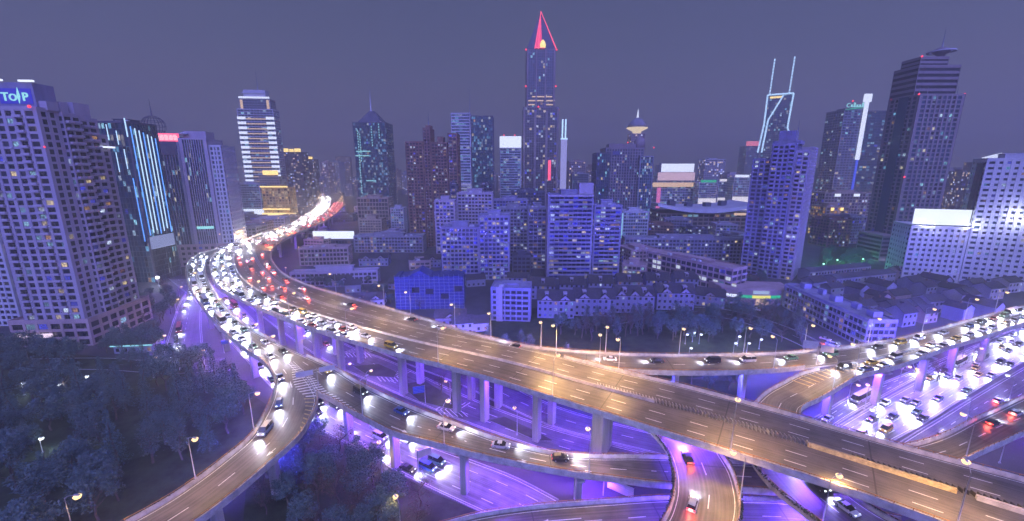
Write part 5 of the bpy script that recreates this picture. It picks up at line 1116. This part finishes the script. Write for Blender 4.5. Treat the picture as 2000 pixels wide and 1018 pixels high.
for i, (x, y, lab) in enumerate(((1700, 655, 'plain violet house right by the climbing ramp lamp'), (1760, 625, 'pale gabled house lit violet below the climbing ramp'), (1830, 612, 'tiled house beside a small white canopy near the ramp'), (1890, 598, 'tall narrow tiled house among the last lane houses'), (1945, 585, 'low tiled house before the white tower foot'), (1980, 572, 'pale flat fronted house at the foot of the white tower'))):
    house(lab, tz(x, y), .25, 13, 9, 7.5, 2.6, W_lilac, 'houses under the climbing ramp', lit=.2)
# pavilion by the apartment tower
t = house('small lit pavilion with a glowing eave beside the apartment tower', tz(262, 690), .1, 16, 8, 4, .8, W_blue, None, 'pavilion', 'pavilion', lit=.1, roofm=W_roof)
q = MB(); q.box(-8.6, 8.6, -.9, -.55, 3.6, 4.1); q.build('lit_eave', E_cyan, t)
t = empty('shop_front', at(318, 520, 0), .5, 'low shop with a slanted glowing white glass front at the street corner', 'shop')
q = MB(); q.box(-7, 7, 0, 9, 0, 12); q.build('wall', W_dark, t); q = MB(); q.mesh_faces([(-7,-.3,1),(7,-.3,1),(5,-3,13.5),(-6,-2,10),(-7,-.1,1),(7,-.1,1),(5,-2.7,13.5),(-6,-1.7,10)], [(0,1,2,3),(7,6,5,4),(3,2,6,7),(0,3,7,4),(1,5,6,2)]); q.build('glass_front', em('glass_glow', S(170,175,235), .9), t)
t = empty('flood_light', at(311, 560, 0), 0, 'dazzling white floodlight on a short post at the street corner', 'floodlight')
q = MB(); q.tube([(0, 0, 0), (0, 0, 6)], .15, 6); q.build('post', M_steel, t); q = MB(); q.lathe([(.2, -.9), (1.0, -.6), (1.2, 0), (1.0, .6), (.2, .9)], 12, (0, 0, 6.5)); q.build('lens', em('flood_lens', (.85,.95,1), 4), t)
l = bpy.data.objects.new('flood_lamp', lamp_light('flood_lamp', (.7,.8,1), 9000)); link(l); l.parent = t; l.location = (0, -1.6, 6.5)
# ------------------------------------------------------------------ trees
L_dark = mat('evergreen_leaves', (.085,.14,.125), .9, .35, .6); L_mid = mat('broad_leaves', (.11,.14,.12), .9, .35, .6); L_dry = mat('dry_winter_leaves', (.13,.085,.06), .9, .5, .8)
M_bark = mat('bark', (.10,.075,.06), .95, .35, 2.0)
def crown(kind, seed):
    rnd = random.Random(seed); q = MB()
    def leaf(c, s):
        u = Vector((rnd.gauss(0, 1), rnd.gauss(0, 1), rnd.gauss(0, .7))).normalized()*s; v = Vector((rnd.gauss(0, 1), rnd.gauss(0, 1), rnd.gauss(0, .7))).normalized()*s
        q.face((c-u*.6, c+v*.5, c+u, c-v*.5), 0 if rnd.random() < .72 else 1)
    if kind == 'round':
        for k in range(34):
            th = rnd.uniform(0, 6.283); zz = rnd.uniform(-.55, 1); rr = math.sqrt(max(0, 1-(zz*.85)**2))*rnd.uniform(.45, 1.0)
            c = Vector((rr*3.4*math.cos(th), rr*3.4*math.sin(th), 6.4+zz*2.7)); R_ = rnd.uniform(.7, 1.35)
            for i in range(58):
                d = Vector((rnd.gauss(0, 1), rnd.gauss(0, 1), rnd.gauss(0, .75))).normalized()*R_*rnd.uniform(.55, 1.08); leaf(c+d, rnd.uniform(.20, .42))
    elif kind == 'fir':
        for k in range(13):
            z = 1.8+k*.78; R_ = (1-k/13.5)*2.9*rnd.uniform(.85, 1.1); n = max(4, int(11-k*.6))
            for j in range(n):
                a = 6.283*j/n+rnd.uniform(-.2, .2)
                for i in range(16):
                    t = rnd.uniform(.15, 1); leaf(Vector((R_*t*math.cos(a)+rnd.gauss(0, .15), R_*t*math.sin(a)+rnd.gauss(0, .15), z-.55*t+rnd.gauss(0, .14))), rnd.uniform(.16, .34))
    elif kind == 'tall':
        for k in range(30):
            zz = k/29; th = rnd.uniform(0, 6.283); rr = (1.9*math.sin(3.14*min(1, .15+zz*.85)))*rnd.uniform(.3, 1)
            c = Vector((rr*math.cos(th), rr*math.sin(th), 3.0+zz*7.5))
            for i in range(48): leaf(c+Vector((rnd.gauss(0, .5), rnd.gauss(0, .5), rnd.gauss(0, .5))), rnd.uniform(.18, .36))
    elif kind == 'sparse':
        for k in range(46):
            th = rnd.uniform(0, 6.283); zz = rnd.uniform(-.6, 1); rr = math.sqrt(max(0, 1-(zz*.8)**2))
            c = Vector((rr*3*math.cos(th), rr*3*math.sin(th), 6.2+zz*2.8))
            for i in range(12): leaf(c+Vector((rnd.gauss(0, .45), rnd.gauss(0, .45), rnd.gauss(0, .4))), rnd.uniform(.12, .26))
    return q
def trunk(kind, seed):
    rnd = random.Random(seed); q = MB(); H = {'round': 6.2, 'fir': 11, 'tall': 9.5, 'sparse': 6.6}[kind]
    pts = [(rnd.gauss(0, .12)*k, rnd.gauss(0, .12)*k, H*k/4) for k in range(5)]; pts[0] = (0, 0, -.1)
    q.tube(pts, [.26, .22, .17, .11, .05], 7)
    if kind != 'fir':
        for k in range(14 if kind == 'sparse' else 8):
            a = rnd.uniform(0, 6.283); z0 = rnd.uniform(.35, .85)*H; i = min(3, int(z0/H*4)); p = Vector(pts[i]).lerp(Vector(pts[i+1]), z0/H*4-i); l = rnd.uniform(1.6, 3.0)
            e1 = p+Vector((math.cos(a)*l*.5, math.sin(a)*l*.5, l*.45)); e2 = e1+Vector((math.cos(a+.3)*l*.5, math.sin(a+.3)*l*.5, l*.5))
            q.tube([p, e1, e2], [.10, .06, .02], 5)
            if kind == 'sparse':
                for b_ in range(3): d = Vector((rnd.gauss(0, .6), rnd.gauss(0, .6), rnd.uniform(.3, 1))); q.tube([e1, e1+d*.6, e1+d*1.2], [.04, .025, .01], 4)
    return q
TM = {}
for kind, mats_, n in (('round', (L_dark, L_mid), 4), ('fir', (L_dark, L_dark), 2), ('tall', (L_mid, L_dark), 2), ('sparse', (L_dry, L_dry), 3)):
    TM[kind] = [(crown(kind, 50+i).mesh('crown', mats_), trunk(kind, 80+i).mesh('trunk', M_bark)) for i in range(n)]
def tree(kind, p, s, label, group, rnd, pale=None):
    c, tr = rnd.choice(TM[kind]); t = empty('tree', p, rnd.uniform(0, 6.28), label, 'tree', group); t.scale = (s*rnd.uniform(.9, 1.15), s*rnd.uniform(.9, 1.15), s*rnd.uniform(.9, 1.2))
    child('trunk', tr, t); child('crown', c, t); return t
def grove(poly, n, kinds, s0, s1, label, group, seed, mind=4.5):
    """single trees scattered over a ground polygon given by sight points"""
    rnd = random.Random(seed); P = [at(x, y, 0) for x, y in poly]; xs = [p.x for p in P]; ys = [p.y for p in P]; done = []; tries = 0
    def inside(x, y):
        r = False; j = len(P)-1
        for i in range(len(P)):
            if (P[i].y > y) != (P[j].y > y) and x < (P[j].x-P[i].x)*(y-P[i].y)/(P[j].y-P[i].y)+P[i].x: r = not r
            j = i
        return r
    while len(done) < n and tries < 9000:
        tries += 1; x, y = rnd.uniform(min(xs), max(xs)), rnd.uniform(min(ys), max(ys))
        if not inside(x, y) or any((x-a)**2+(y-b)**2 < mind*mind for a, b in done): continue
        done.append((x, y)); k = rnd.choice(kinds); tree(k, Vector((x, y, 0)), rnd.uniform(s0, s1), label[k] if isinstance(label, dict) else label, group if not isinstance(label, dict) else group+', '+k, rnd)
PK = {'round': 'dark round crowned tree in the unlit park inside the curled ramp', 'fir': 'dark pointed fir in the unlit park inside the curled ramp', 'tall': 'slim upright tree in the unlit park inside the curled ramp'}
grove([(-330,1000),(-160,800),(120,760),(300,755),(440,735),(505,790),(470,850),(420,890),(330,945),(200,1018),(60,1100)], 86, ('round', 'round', 'fir', 'tall'), .85, 1.35, PK, 'trees of the unlit park', 3)
grove([(-120,700),(0,690),(150,705),(140,735),(-60,740)], 12, ('round',), 1.1, 1.4, 'large dark tree in the clump at the foot of the apartment tower', 'trees below the apartment tower', 4, 5.5)
grove([(480,985),(560,890),(600,850),(690,900),(760,955),(860,1000),(800,1060),(640,1075)], 34, ('round', 'sparse', 'round'), .7, 1.1, {'round': 'bushy dark tree on the ground between the curled ramp and the ground road', 'sparse': 'thin brownish tree on the ground between the curled ramp and the ground road'}, 'trees between the ramps', 5)
grove([(1085,650),(1200,640),(1330,635),(1400,660),(1420,676),(1300,664),(1200,668),(1090,662)], 24, ('round', 'tall'), .9, 1.3, {'round': 'dark full tree in the park behind the slender ramp', 'tall': 'dark slim tree in the park behind the slender ramp'}, 'trees of the far park', 6)
grove([(1380,625),(1480,610),(1560,640),(1600,672),(1500,672),(1400,660)], 26, ('round', 'tall', 'sparse'), .9, 1.25, {'round': 'dark full tree on the street side of the far park', 'tall': 'dark slim tree on the street side of the far park', 'sparse': 'bare brown tree on the street side of the far park'}, 'trees by the far street', 7)
grove([(1110,655),(1260,640),(1370,640),(1330,655),(1150,668)], 14, ('sparse',), 1.1, 1.5, 'tall bare tree standing against the lit path in the far park', 'bare trees of the far park', 8)
grove([(880,660),(1060,690),(1180,735),(1200,760),(1000,735)], 10, ('tall', 'round'), .7, 1.0, 'dark tree growing behind the piers of the main highway', 'trees behind the piers', 9)
grove([(1120,745),(1300,735),(1440,745),(1450,775),(1330,752),(1200,738)], 12, ('round',), .6, .9, 'dark tree in the hollow beneath the slender ramp', 'trees below the slender ramp', 10)
grove([(250,715),(360,705),(420,730),(300,745)], 10, ('fir', 'round'), .8, 1.2, {'fir': 'dark fir at the park edge by the street', 'round': 'round tree at the park edge by the street'}, 'trees on the park edge', 11)
grove([(180,690),(290,668),(310,690),(210,705)], 8, ('round',), .8, 1.15, 'lit round tree in front of the pavilion by the apartment tower', 'trees by the pavilion', 12)
grove([(1605,500),(1690,490),(1695,520),(1600,530)], 12, ('round',), .8, 1.1, 'tree glowing green from a hidden park light below the stone tower', 'green lit trees', 13)
grove([(1600,465),(1700,455),(1705,478),(1600,486)], 14, ('round',), 1.0, 1.3, 'dark tree in the belt between the warm street and the green lit trees', 'dark tree belt', 14)
grove([(1605,428),(1700,420),(1700,440),(1605,450)], 12, ('round',), .8, 1.1, 'tree along the warm lit avenue beyond the violet tower', 'avenue trees', 15)
grove([(1420,560),(1480,545),(1510,560),(1450,575)], 9, ('round', 'sparse'), .9, 1.2, 'tree on the corner between the school end and the violet tower', 'corner trees', 16)
grove([(262,600),(330,560),(345,600),(325,660),(262,668)], 16, ('round','sparse'), .7, 1.05, {'round': 'round street tree on the corner between the glass tower and the street', 'sparse': 'bare street tree on the corner between the glass tower and the street'}, 'corner street trees', 17)
grove([(560,545),(680,540),(780,580),(900,640),(960,665),(860,628),(680,585)], 22, ('round','round','sparse'), .6, .95, {'round': 'round dark tree among the small houses by the highway bend', 'sparse': 'bare tree among the small houses by the highway bend'}, 'trees by the bend', 18)
for i, (x, y) in enumerate(((890,780),(1052,828),(1705,770),(1835,742),(1640,700),(862,770),(590,540),(1830,745))):
    tree('sparse', at(x, y, 0), .75, f'small bare street tree lit by the lamp beside it, {nth(i)} from the highway bend', 'street trees under the decks', random.Random(i))
rnd = random.Random(8)
for i, (x, y) in enumerate(((1608,520),(1635,512),(1660,520),(1685,510),(1648,528))):
    p = at(x, y, 0); t = empty('park_uplight', p, 0, f'small green park light at the foot of the glowing trees, {nth(i)} from the violet tower', 'park light', 'green park lights')
    q = MB(); q.lathe([(.25, 0), (.3, .5), (.5, .7), (.5, 1.1), (.2, 1.2)], 10); q.build('housing', M_dark, t); q = MB(); q.lathe([(.3, 1.2), (.75, 1.6), (.6, 2.2), (.1, 2.4)], 10); q.build('lens', em('green_lens', (.45,1,.75), 2), t)
    l = bpy.data.objects.new('green_light', lamp_light('green_light', (.1,1,.45), 4500)); link(l); l.parent = t; l.location = (0, 0, 3)
i = 0
for y0, x0, n in ((447, 1612, 8), (433, 1612, 8)):
    for k in range(n):
        lamp('avenue', at(x0+k*12, y0-k*2.2, 0), 0, f'golden avenue lamp beyond the violet tower, {nth(k)} of the {"nearer" if y0 > 440 else "farther"} row', 'avenue lamps', True, k % 2 == 0)
# ------------------------------------------------------------------ lamps slung below the decks (the blue and violet wash under the ramps)
M_blens = em('violet_lens', (.45,.35,1.0), 2.0)
bl_m = MB(); bl_m.box(-.55, .55, -.3, .3, -.22, 0); BLH = bl_m.mesh('underdeck_lamp', M_dark); bl_m = MB(); bl_m.box(-.45, .45, -.22, .22, -.27, -.225); BLL = bl_m.mesh('lens', M_blens)
UD = {}
def under(root, o, r, d, f, W=26000, col=(.15,.04,1.0), depth=1.95):
    p, h, w_ = r.at(d, f, True); z = -depth+.02
    if f < .22: z = -.62-(depth-.62)*f/.22-.05
    b = child('underdeck_lamp', BLH, root, o+p+Vector((0, 0, z)), h); child('lens', BLL, b)
    key = (W, col)
    if key not in UD: UD[key] = lamp_light('underdeck_light', col, W, 'SPOT', 172)
    l = bpy.data.objects.new('underdeck_light', UD[key]); link(l); l.parent = b; l.location = (0, 0, -.6)
VIO = (.19,.045,1.0)
for d in range(30, int(MAIN.len)-40, 26): under(r1, o1, MAIN, d, .3 if (d//26) % 2 else .7, 52000)
for d in range(14, int(LFT.len), 28): under(r5, o5, LFT, d, .5, 34000, VIO)
for d in range(14, int(MID.len)-30, 24): under(r7, o7, MID, d, .5, 34000, VIO)
for d in (10, 26, 42, 58): under(r6, o6, BOT, d, .5, 26000, (.08,.06,1.0))
for d in range(int(FLY.s[FLY.t_px(1112,700)])+5, int(FLY.len), 24): under(r2, o2, FLY, d, .5, 30000, (.07,.07,1.0))
for d in range(6, 70, 20): under(r4, o4, RT, d, .5, 26000, VIO)
for d in range(8, int(RGT.len)-90, 24): under(r3, o3, RGT, d, .5, 26000, VIO)
for d in range(30, 500, 60): under(r0, o0, FARR, FARR.len-d, .8, 30000, VIO)
for d in (40, 65, 85): under(rb, ob, BRD, d, .5, 6000, (.08,.06,1.0))
under(r9, o9, QRP, 30, .5, 16000, VIO); under(r9, o9, QRP, 60, .5, 16000, VIO); 
for d in (8, 20, 32): under(r8, o8, SRP, d, .5, 40000, (.12,.05,1.0))
for d in (72, 86, 100, 114, 128): under(r4, o4, RT, min(d, RT.len-4), .5, 40000, (.12,.05,1.0))
# wash lamps added on the outer parapets to turn trees and house fronts blue
WL = lamp_light('added_wash_light', (.10,.09,1.0), 60000, 'SPOT', 150); WL2 = lamp_light('added_wash_light', (.12,.12,1.0), 15000, 'SPOT', 140)
def wash(root, o, r, d, edge, ld, tilt=80):
    p, h, W = r.at(d, 0 if edge == 'A' else -.001); c = r.at(d, .5, True)[0]; a = math.atan2(p.y-c.y, p.x-c.x); n = Vector((math.cos(a), math.sin(a), 0))
    b = child('added_wash_lamp', BLH, root, o+p+n*.75+Vector((0, 0, -.3)), a+R(90)); child('lens', BLL, b)
    l = bpy.data.objects.new('added_wash_light', ld); link(l); l.parent = b; l.location = (0, -.4, -.7); l.rotation_euler = (R(-tilt), 0, 0)
i0 = int(FLY.s[FLY.t_px(860,628,'B')])
for d in range(i0, int(FLY.len)-6, 22): wash(r2, o2, FLY, d, 'B', WL)
for d in range(8, 110, 24): wash(r3, o3, RGT, d, 'B', WL)
for d in range(int(FLY.s[FLY.t_px(607,557,'B')]), i0, 30): wash(r2, o2, FLY, d, 'B', WL)
for d in (150, 185, 215): wash(r5, o5, LFT, d, 'A', WL2)
for d in (8, 22, 40): wash(r6, o6, BOT, d, 'A', WL2, 60)
# ------------------------------------------------------------------ vehicles
CP = {n: mat('car_paint_'+n, c, .28, .06, .5, metal=.15, spec=.6) for n, c in (('white', (.75,.75,.74)), ('silver', (.42,.43,.45)), ('black', (.03,.03,.035)), ('red', (.38,.03,.03)), ('blue', (.04,.09,.3)), ('green', (.10,.28,.14)), ('yellow', (.6,.42,.04)))}
M_cwin = mat('car_glass', (.015,.018,.022), .08, .1, .5, spec=.8); M_tyre = mat('tyre_rubber', (.02,.02,.02), .9, .2, 3); M_rim = mat('wheel_rim', (.45,.45,.47), .35, .1, 3, metal=.7)
M_hl = em('headlamp', (.85,.92,1.0), 3.0); M_tl = em('tail_lamp', (1.0,.05,.08), 2.0)
SPECS = {'saloon': (4.6, 1.78, .42, .78, 1.42, [(-2.3,.55),(-2.28,.92),(-1.55,.98),(1.0,.92),(2.1,.74),(2.3,.55)], [(-1.7,.96),(-1.0,1.40),(.35,1.42),(1.15,.90)]),
         'hatchback': (4.1, 1.76, .42, .8, 1.55, [(-2.05,.5),(-2.0,1.02),(-1.4,1.02),(.9,.96),(1.9,.78),(2.05,.52)], [(-1.95,1.0),(-1.6,1.50),(.3,1.55),(1.1,.94)]),
         'van': (5.0, 1.9, .45, .8, 2.0, [(-2.5,.5),(-2.5,1.15),(-1.4,1.15),(1.5,1.1),(2.35,.95),(2.5,.5)], [(-2.46,1.13),(-2.4,1.98),(1.0,2.0),(1.85,1.08)]),
         'bus': (11, 2.5, .5, .9, 3.1, [(-5.5,.45),(-5.5,1.35),(-2,1.35),(3,1.35),(5.45,1.3),(5.5,.45)], [(-5.45,1.34),(-5.4,3.0),(5.2,3.05),(5.45,1.33)])}
def prof(q, pts, w, zb, m, tumble=0.0, zt=None):
    """extrude a side outline to both sides, narrowing toward the roof"""
    lo = [(pts[0][0]+.1, zb)]+pts+[(pts[-1][0]-.1, zb)]; zmin = min(z for x, z in lo); zmax = max(z for x, z in lo)
    wd = lambda z: w/2-tumble*(z-zmin)/max(.01, zmax-zmin)
    L_ = [(x, wd(z), z) for x, z in lo]; Rr = [(x, -wd(z), z) for x, z in lo]; n = len(lo)
    q.mesh_faces(L_+Rr, [tuple(reversed(range(n))), tuple(n+i for i in range(n))]+[(i, (i+1) % n, n+(i+1) % n, n+i) for i in range(n)], m)
CMESH = {}
def car_meshes(kind, colour):
    if (kind, colour) in CMESH: return CMESH[kind, colour]
    L_, w, zb, zs, H, body, glass_ = SPECS[kind]; q = MB(); prof(q, body, w, .28, 0, .06)
    roof = [(glass_[1][0]+.12, glass_[1][1]+.01), (glass_[2][0]-.1, glass_[2][1]+.01)]
    q.mesh_faces([(roof[0][0], w*.36, roof[0][1]), (roof[1][0], w*.36, roof[1][1]), (roof[1][0], -w*.36, roof[1][1]), (roof[0][0], -w*.36, roof[0][1]), (roof[0][0], w*.36, roof[0][1]+.05), (roof[1][0], w*.36, roof[1][1]+.05), (roof[1][0], -w*.36, roof[1][1]+.05), (roof[0][0], -w*.36, roof[0][1]+.05)], [(7,6,5,4),(0,1,5,4),(1,2,6,5),(2,3,7,6),(3,0,4,7)])
    for x in ((glass_[1][0]+glass_[2][0])/2, ): 
        for s in (-1, 1): q.box(x-.06, x+.06, s*w*.40-.03, s*w*.40+.03, glass_[0][1], H-.05)
    for s in (-1, 1): q.box(glass_[3][0]-.35, glass_[3][0]-.12, s*(w/2+.08)-.08, s*(w/2+.08)+.08, glass_[0][1], glass_[0][1]+.16)
    q.box(body[-1][0]-.03, body[-1][0]+.06, -w*.42, w*.42, .3, .5, 1)
    bm_ = q.mesh('body', [CP[colour], M_dark])
    q = MB(); prof(q, glass_[1:3] if False else glass_, w*.93, glass_[0][1]-.05, 0, w*.11); gm = q.mesh('window', M_cwin)
    r_ = .32 if kind != 'bus' else .48; q = MB(); q.lathe([(r_*.5, -.10), (r_, -.09), (r_, .09), (r_*.5, .10)], 14); q.v = [(x, z, y) for x, y, z in q.v]; q.f = [tuple(reversed(f)) for f in q.f]; wt = q.mesh('wheel', M_tyre)
    q = MB(); q.lathe([(.05, -.125), (r_*.6, -.115), (r_*.6, .115), (.05, .125)], 10); q.v = [(x, z, y) for x, y, z in q.v]; q.f = [tuple(reversed(f)) for f in q.f]; rm = q.mesh('rim', M_rim)
    q = MB(); q.frustum(-.1, .08, -.24, .24, -.1, -.14, .03, -.2, .2, .1); hm = q.mesh('headlight', M_hl); q = MB(); q.box(-.04, .06, -.2, .2, -.1, .1); tm = q.mesh('taillight', M_tl)
    # one mesh for cars too far off to show parts
    q = MB()
    def addm(me, mi, off=(0, 0, 0)):
        q.mesh_faces([tuple(Vector(v.co)+Vector(off)) for v in me.vertices], [tuple(p.vertices) for p in me.polygons], mi)
    xf, zf = body[-2][0]+.02, body[-2][1]-.06; xr, zr = body[0][0]-.02, body[1][1]-.15; xw = L_*.30
    hp = [(xf, s*w*.34, zf) for s in (-1, 1)]; tp = [(xr, s*w*.36, zr) for s in (-1, 1)]; wp = [(x, s*(w/2-.08), r_) for x in (-xw, xw) for s in (-1, 1)]
    addm(bm_, 0); addm(gm, 1)
    for p in wp: addm(wt, 2, p)
    for p in hp: addm(hm, 3, p)
    for p in tp: addm(tm, 4, p)
    one = q.mesh('car', [CP[colour], M_cwin, M_tyre, M_hl, M_tl])
    CMESH[kind, colour] = (bm_, gm, wt, rm, hm, tm, hp, tp, wp, one, L_); return CMESH[kind, colour]
BEAM = bpy.data.lights.new('headlamp_beam', 'SPOT'); BEAM.energy = 5600; BEAM.color = (.72,.78,1.0); BEAM.spot_size = R(104); BEAM.spot_blend = .9; BEAM.shadow_soft_size = .5
TAIL = bpy.data.lights.new('tail_light_glow', 'POINT'); TAIL.energy = 520; TAIL.color = (1.0,.10,.06); TAIL.shadow_soft_size = .3
def car(p, hd, kind, colour, label, group, parts=True, beam=True, tail=False, slope=0, on=True, cat_=None):
    bm_, gm, wt, rm, hm, tm, hp, tp, wp, one, L_ = car_meshes(kind, colour); nm = {'bus': 'city_bus', 'van': 'van'}.get(kind, 'car'); ct = {'bus': 'bus', 'van': 'van'}.get(kind, 'car')
    if parts:
        t = empty(nm, p, hd, label, cat_ or ct, group); child('body', bm_, t); child('window', gm, t)
        for q in wp: o = child('wheel', wt, t, q); child('rim', rm, o)
        for q in hp: child('headlight', hm, t, q)
        for q in tp: child('taillight', tm, t, q)
    else: t = tag(child(nm, one, None, p, hd), label, cat_ or ct, group)
    if beam:
        l = bpy.data.objects.new('headlamp_beam', BEAM); link(l); l.parent = t; l.location = (L_/2+.35, 0, .85); l.rotation_euler = (0, -R(90-20), 0)
    if tail:
        l = bpy.data.objects.new('tail_light_glow', TAIL); link(l); l.parent = t; l.location = (-L_/2-.5, 0, .7)
    return t
rndc = random.Random(77); KINDS_ = ['saloon']*6+['hatchback']*4+['van']*3+['bus']*1; COLS_ = ['white']*4+['silver']*4+['black']*4+['red', 'blue', 'green', 'yellow']
def traffic(r, fr, sgn, d0, d1, gap, lane, road, group, parts=True, tail=False, beam_every=1, bus=0):
    d = d0+rndc.uniform(0, gap*.6); n = 0
    while d < d1:
        p, h, W = r.at(d, fr, True); kind = 'bus' if rndc.random() < bus else rndc.choice(KINDS_); colour = rndc.choice(COLS_)
        car(p+Vector((0, 0, .01)), h if sgn > 0 else h+math.pi, kind, colour, f'{colour} {kind} with lit lamps, {nth(n)} in the {lane} lane of {road}', group, parts, (n % beam_every) == 0, tail)
        d += gap*rndc.choice((.62, .8, .95, 1.1, 1.7))+(6 if kind == 'bus' else 0); n += 1
g_ = 'traffic on the roads'
# beyond the bend the stream of cars is one far-off mass
q = MB(); mats_ = [CP[c] for c in ('white', 'silver', 'black', 'red')]+[M_cwin, M_tyre, M_hl, M_tl]; ft = []
for f, sgn, d0, gp in [(f, 1, 640, 19) for f in (.10, .19, .28, .37, .45)]+[(f, -1, 480, 26) for f in (.62, .72, .82, .92)]:
    d = FARR.len-d0
    while d < FARR.len-8:
        p, h, W = FARR.at(d, f, True); cl = rndc.randrange(4); me = car_meshes(rndc.choice(('saloon', 'hatchback', 'van')), ('white', 'silver', 'black', 'red')[cl])[9]
        Mx = Matrix.Translation(p)@Matrix.Rotation(h if sgn > 0 else h+math.pi, 4, 'Z')
        vs = [Mx @ v.co for v in me.vertices]; n0 = len(q.v); q.v += [tuple(v) for v in vs]
        for pl in me.polygons: q.f.append(tuple(n0+k for k in pl.vertices)); q.m.append(cl if pl.material_index == 0 else pl.material_index+3); q.uv += [(0, 0)]*len(pl.vertices); q.smooth.append(False)
        ft.append((p, h if sgn > 0 else h+math.pi, sgn, d)); d += gp*rndc.uniform(.7, 1.4)
fo = q.build('distant_traffic', mats_, kind='stuff')
FB = bpy.data.lights.new('headlamp_beam', 'SPOT'); FB.energy = 20000; FB.color = (.86,.82,.92); FB.spot_size = R(140); FB.spot_blend = .8; FB.shadow_soft_size = .5
for k, (p, h, sgn, d) in enumerate(ft):
    if sgn > 0 and k % 2 == 0:
        l = bpy.data.objects.new('headlamp_beam', FB); link(l); l.parent = fo; l.location = p+Vector((2.6*math.cos(h), 2.6*math.sin(h), 1.5)); l.rotation_euler = (0, -R(50), h)
    elif sgn < 0 and k % 2 == 0:
        l = bpy.data.objects.new('tail_light_glow', TAIL); link(l); l.parent = fo; l.location = p+Vector((-2.8*math.cos(h), -2.8*math.sin(h), .8))
bend = MAIN.s[MAIN.t_px(707,671)]
for i, f in enumerate((.09, .25, .40)):
    traffic(MAIN, f, 1, 6, bend, 13, ORD[i], 'the highway bend', g_, True)
traffic(MAIN, .16, 1, bend+8, MAIN.len-170, 34, 'kerbside', 'the straight highway', g_); traffic(MAIN, .40, 1, bend+12, MAIN.len-160, 38, 'median', 'the straight highway', g_)
for i, f in enumerate((.62, .78, .92)): traffic(MAIN, f, -1, 20+i*9, MAIN.len*.42, 30, ORD[i], 'the outbound highway', g_, True, True)
for i, f in enumerate((.28, .72)): traffic(LFT, f, 1, 4, LFT.len-6, 12, ('outer', 'inner')[i], 'the outermost curved ramp', g_)
traffic(FLY, .45, -1, 20, FLY.len*.42, 26, 'single', 'the ramp beside the bend', g_, True, True); traffic(FLY, .62, -1, FLY.len*.5, FLY.len-6, 20, 'outer', 'the park ramp', g_)
traffic(MID, .72, 1, 12, MID.len-40, 19, 'far', 'the middle ramp', g_); traffic(BOT, .22, 1, 4, BOT.len-8, 17, 'outer', 'the ramp over the park', g_)
for i, f in enumerate((.3, .72)):
    traffic(RGT, f, -1, 2, RGT.len-90, 12, ('near', 'far')[i], 'the climbing ramp', g_); traffic(RT, f, 1, 8, RT.len*.42, 13, ('inner', 'outer')[i], 'the fork ramp', g_)
traffic(RT, .35, 1, RT.len*.68, RT.len-4, 11, 'inner', 'the planted ramp', g_)
for i, f in enumerate((.1, .3, .5, .7, .9)): traffic(EXP, f, -1, 22, EXP.len-60, 22, ORD[i], 'the ground expressway', g_)
for i, f in enumerate((.14, .38, .62, .86)): traffic(GRD, f, 1, 40, GRD.len-20, 20, ORD[i], 'the bright ground road', g_, bus=.05)
traffic(EX2, .5, 1, 30, 120, 40, 'middle', 'the side carriageway', g_, True, True); traffic(QRP, .35, -1, 40, 96, 22, 'near', 'the ramp with pale parapets', g_, True, True)
traffic(SRP, .32, -1, 6, 40, 17, 'outer', 'the red lit ramp', g_, True, True); traffic(LST, .3, -1, 12, LST.len-10, 19, 'kerb', 'the street by the tower', g_)
traffic(NRT, .55, 1, 40, 140, 26, 'middle', 'the street below the highway', g_, True, True); traffic(LOC, .5, -1, 30, 150, 40, 'middle', 'the side street', g_)
car(at(1458, 596, .03), -.4, 'saloon', 'yellow', 'yellow roofed taxi waiting outside the corner shop', None); car(at(1476, 606, .03), 2.7, 'saloon', 'white', 'white car queued by the corner shop crossing', None)
car(at(1625, 676, .03), -.9, 'van', 'white', 'white van with red tail lamps parked below the curved block', None, tail=True); car(at(1612, 664, .03), -.9, 'saloon', 'silver', 'silver car parked ahead of the white van', None)
car(at(1905, 715, .05), .6, 'saloon', 'white', 'white car parked on the side street near the last tall pier', None, beam=False)
# ------------------------------------------------------------------ the air
q = MB(); q.box(-4050, 4050, -320, 4250, -1, zt+60); hz_ = q.mesh('haze', [])
m = bpy.data.materials.new('haze'); m.use_nodes = True; nt = m.node_tree; nt.nodes.clear(); o = nt.nodes.new('ShaderNodeOutputMaterial'); pv = nt.nodes.new('ShaderNodeVolumePrincipled')
pv.inputs['Color'].default_value = (.92,.88,.74,1); pv.inputs['Density'].default_value = .0006; pv.inputs['Anisotropy'].default_value = .3; nt.links.new(pv.outputs[0], o.inputs['Volume'])
hz_.materials.append(m); ho = link(bpy.data.objects.new('haze', hz_)); ho['kind'] = 'stuff'
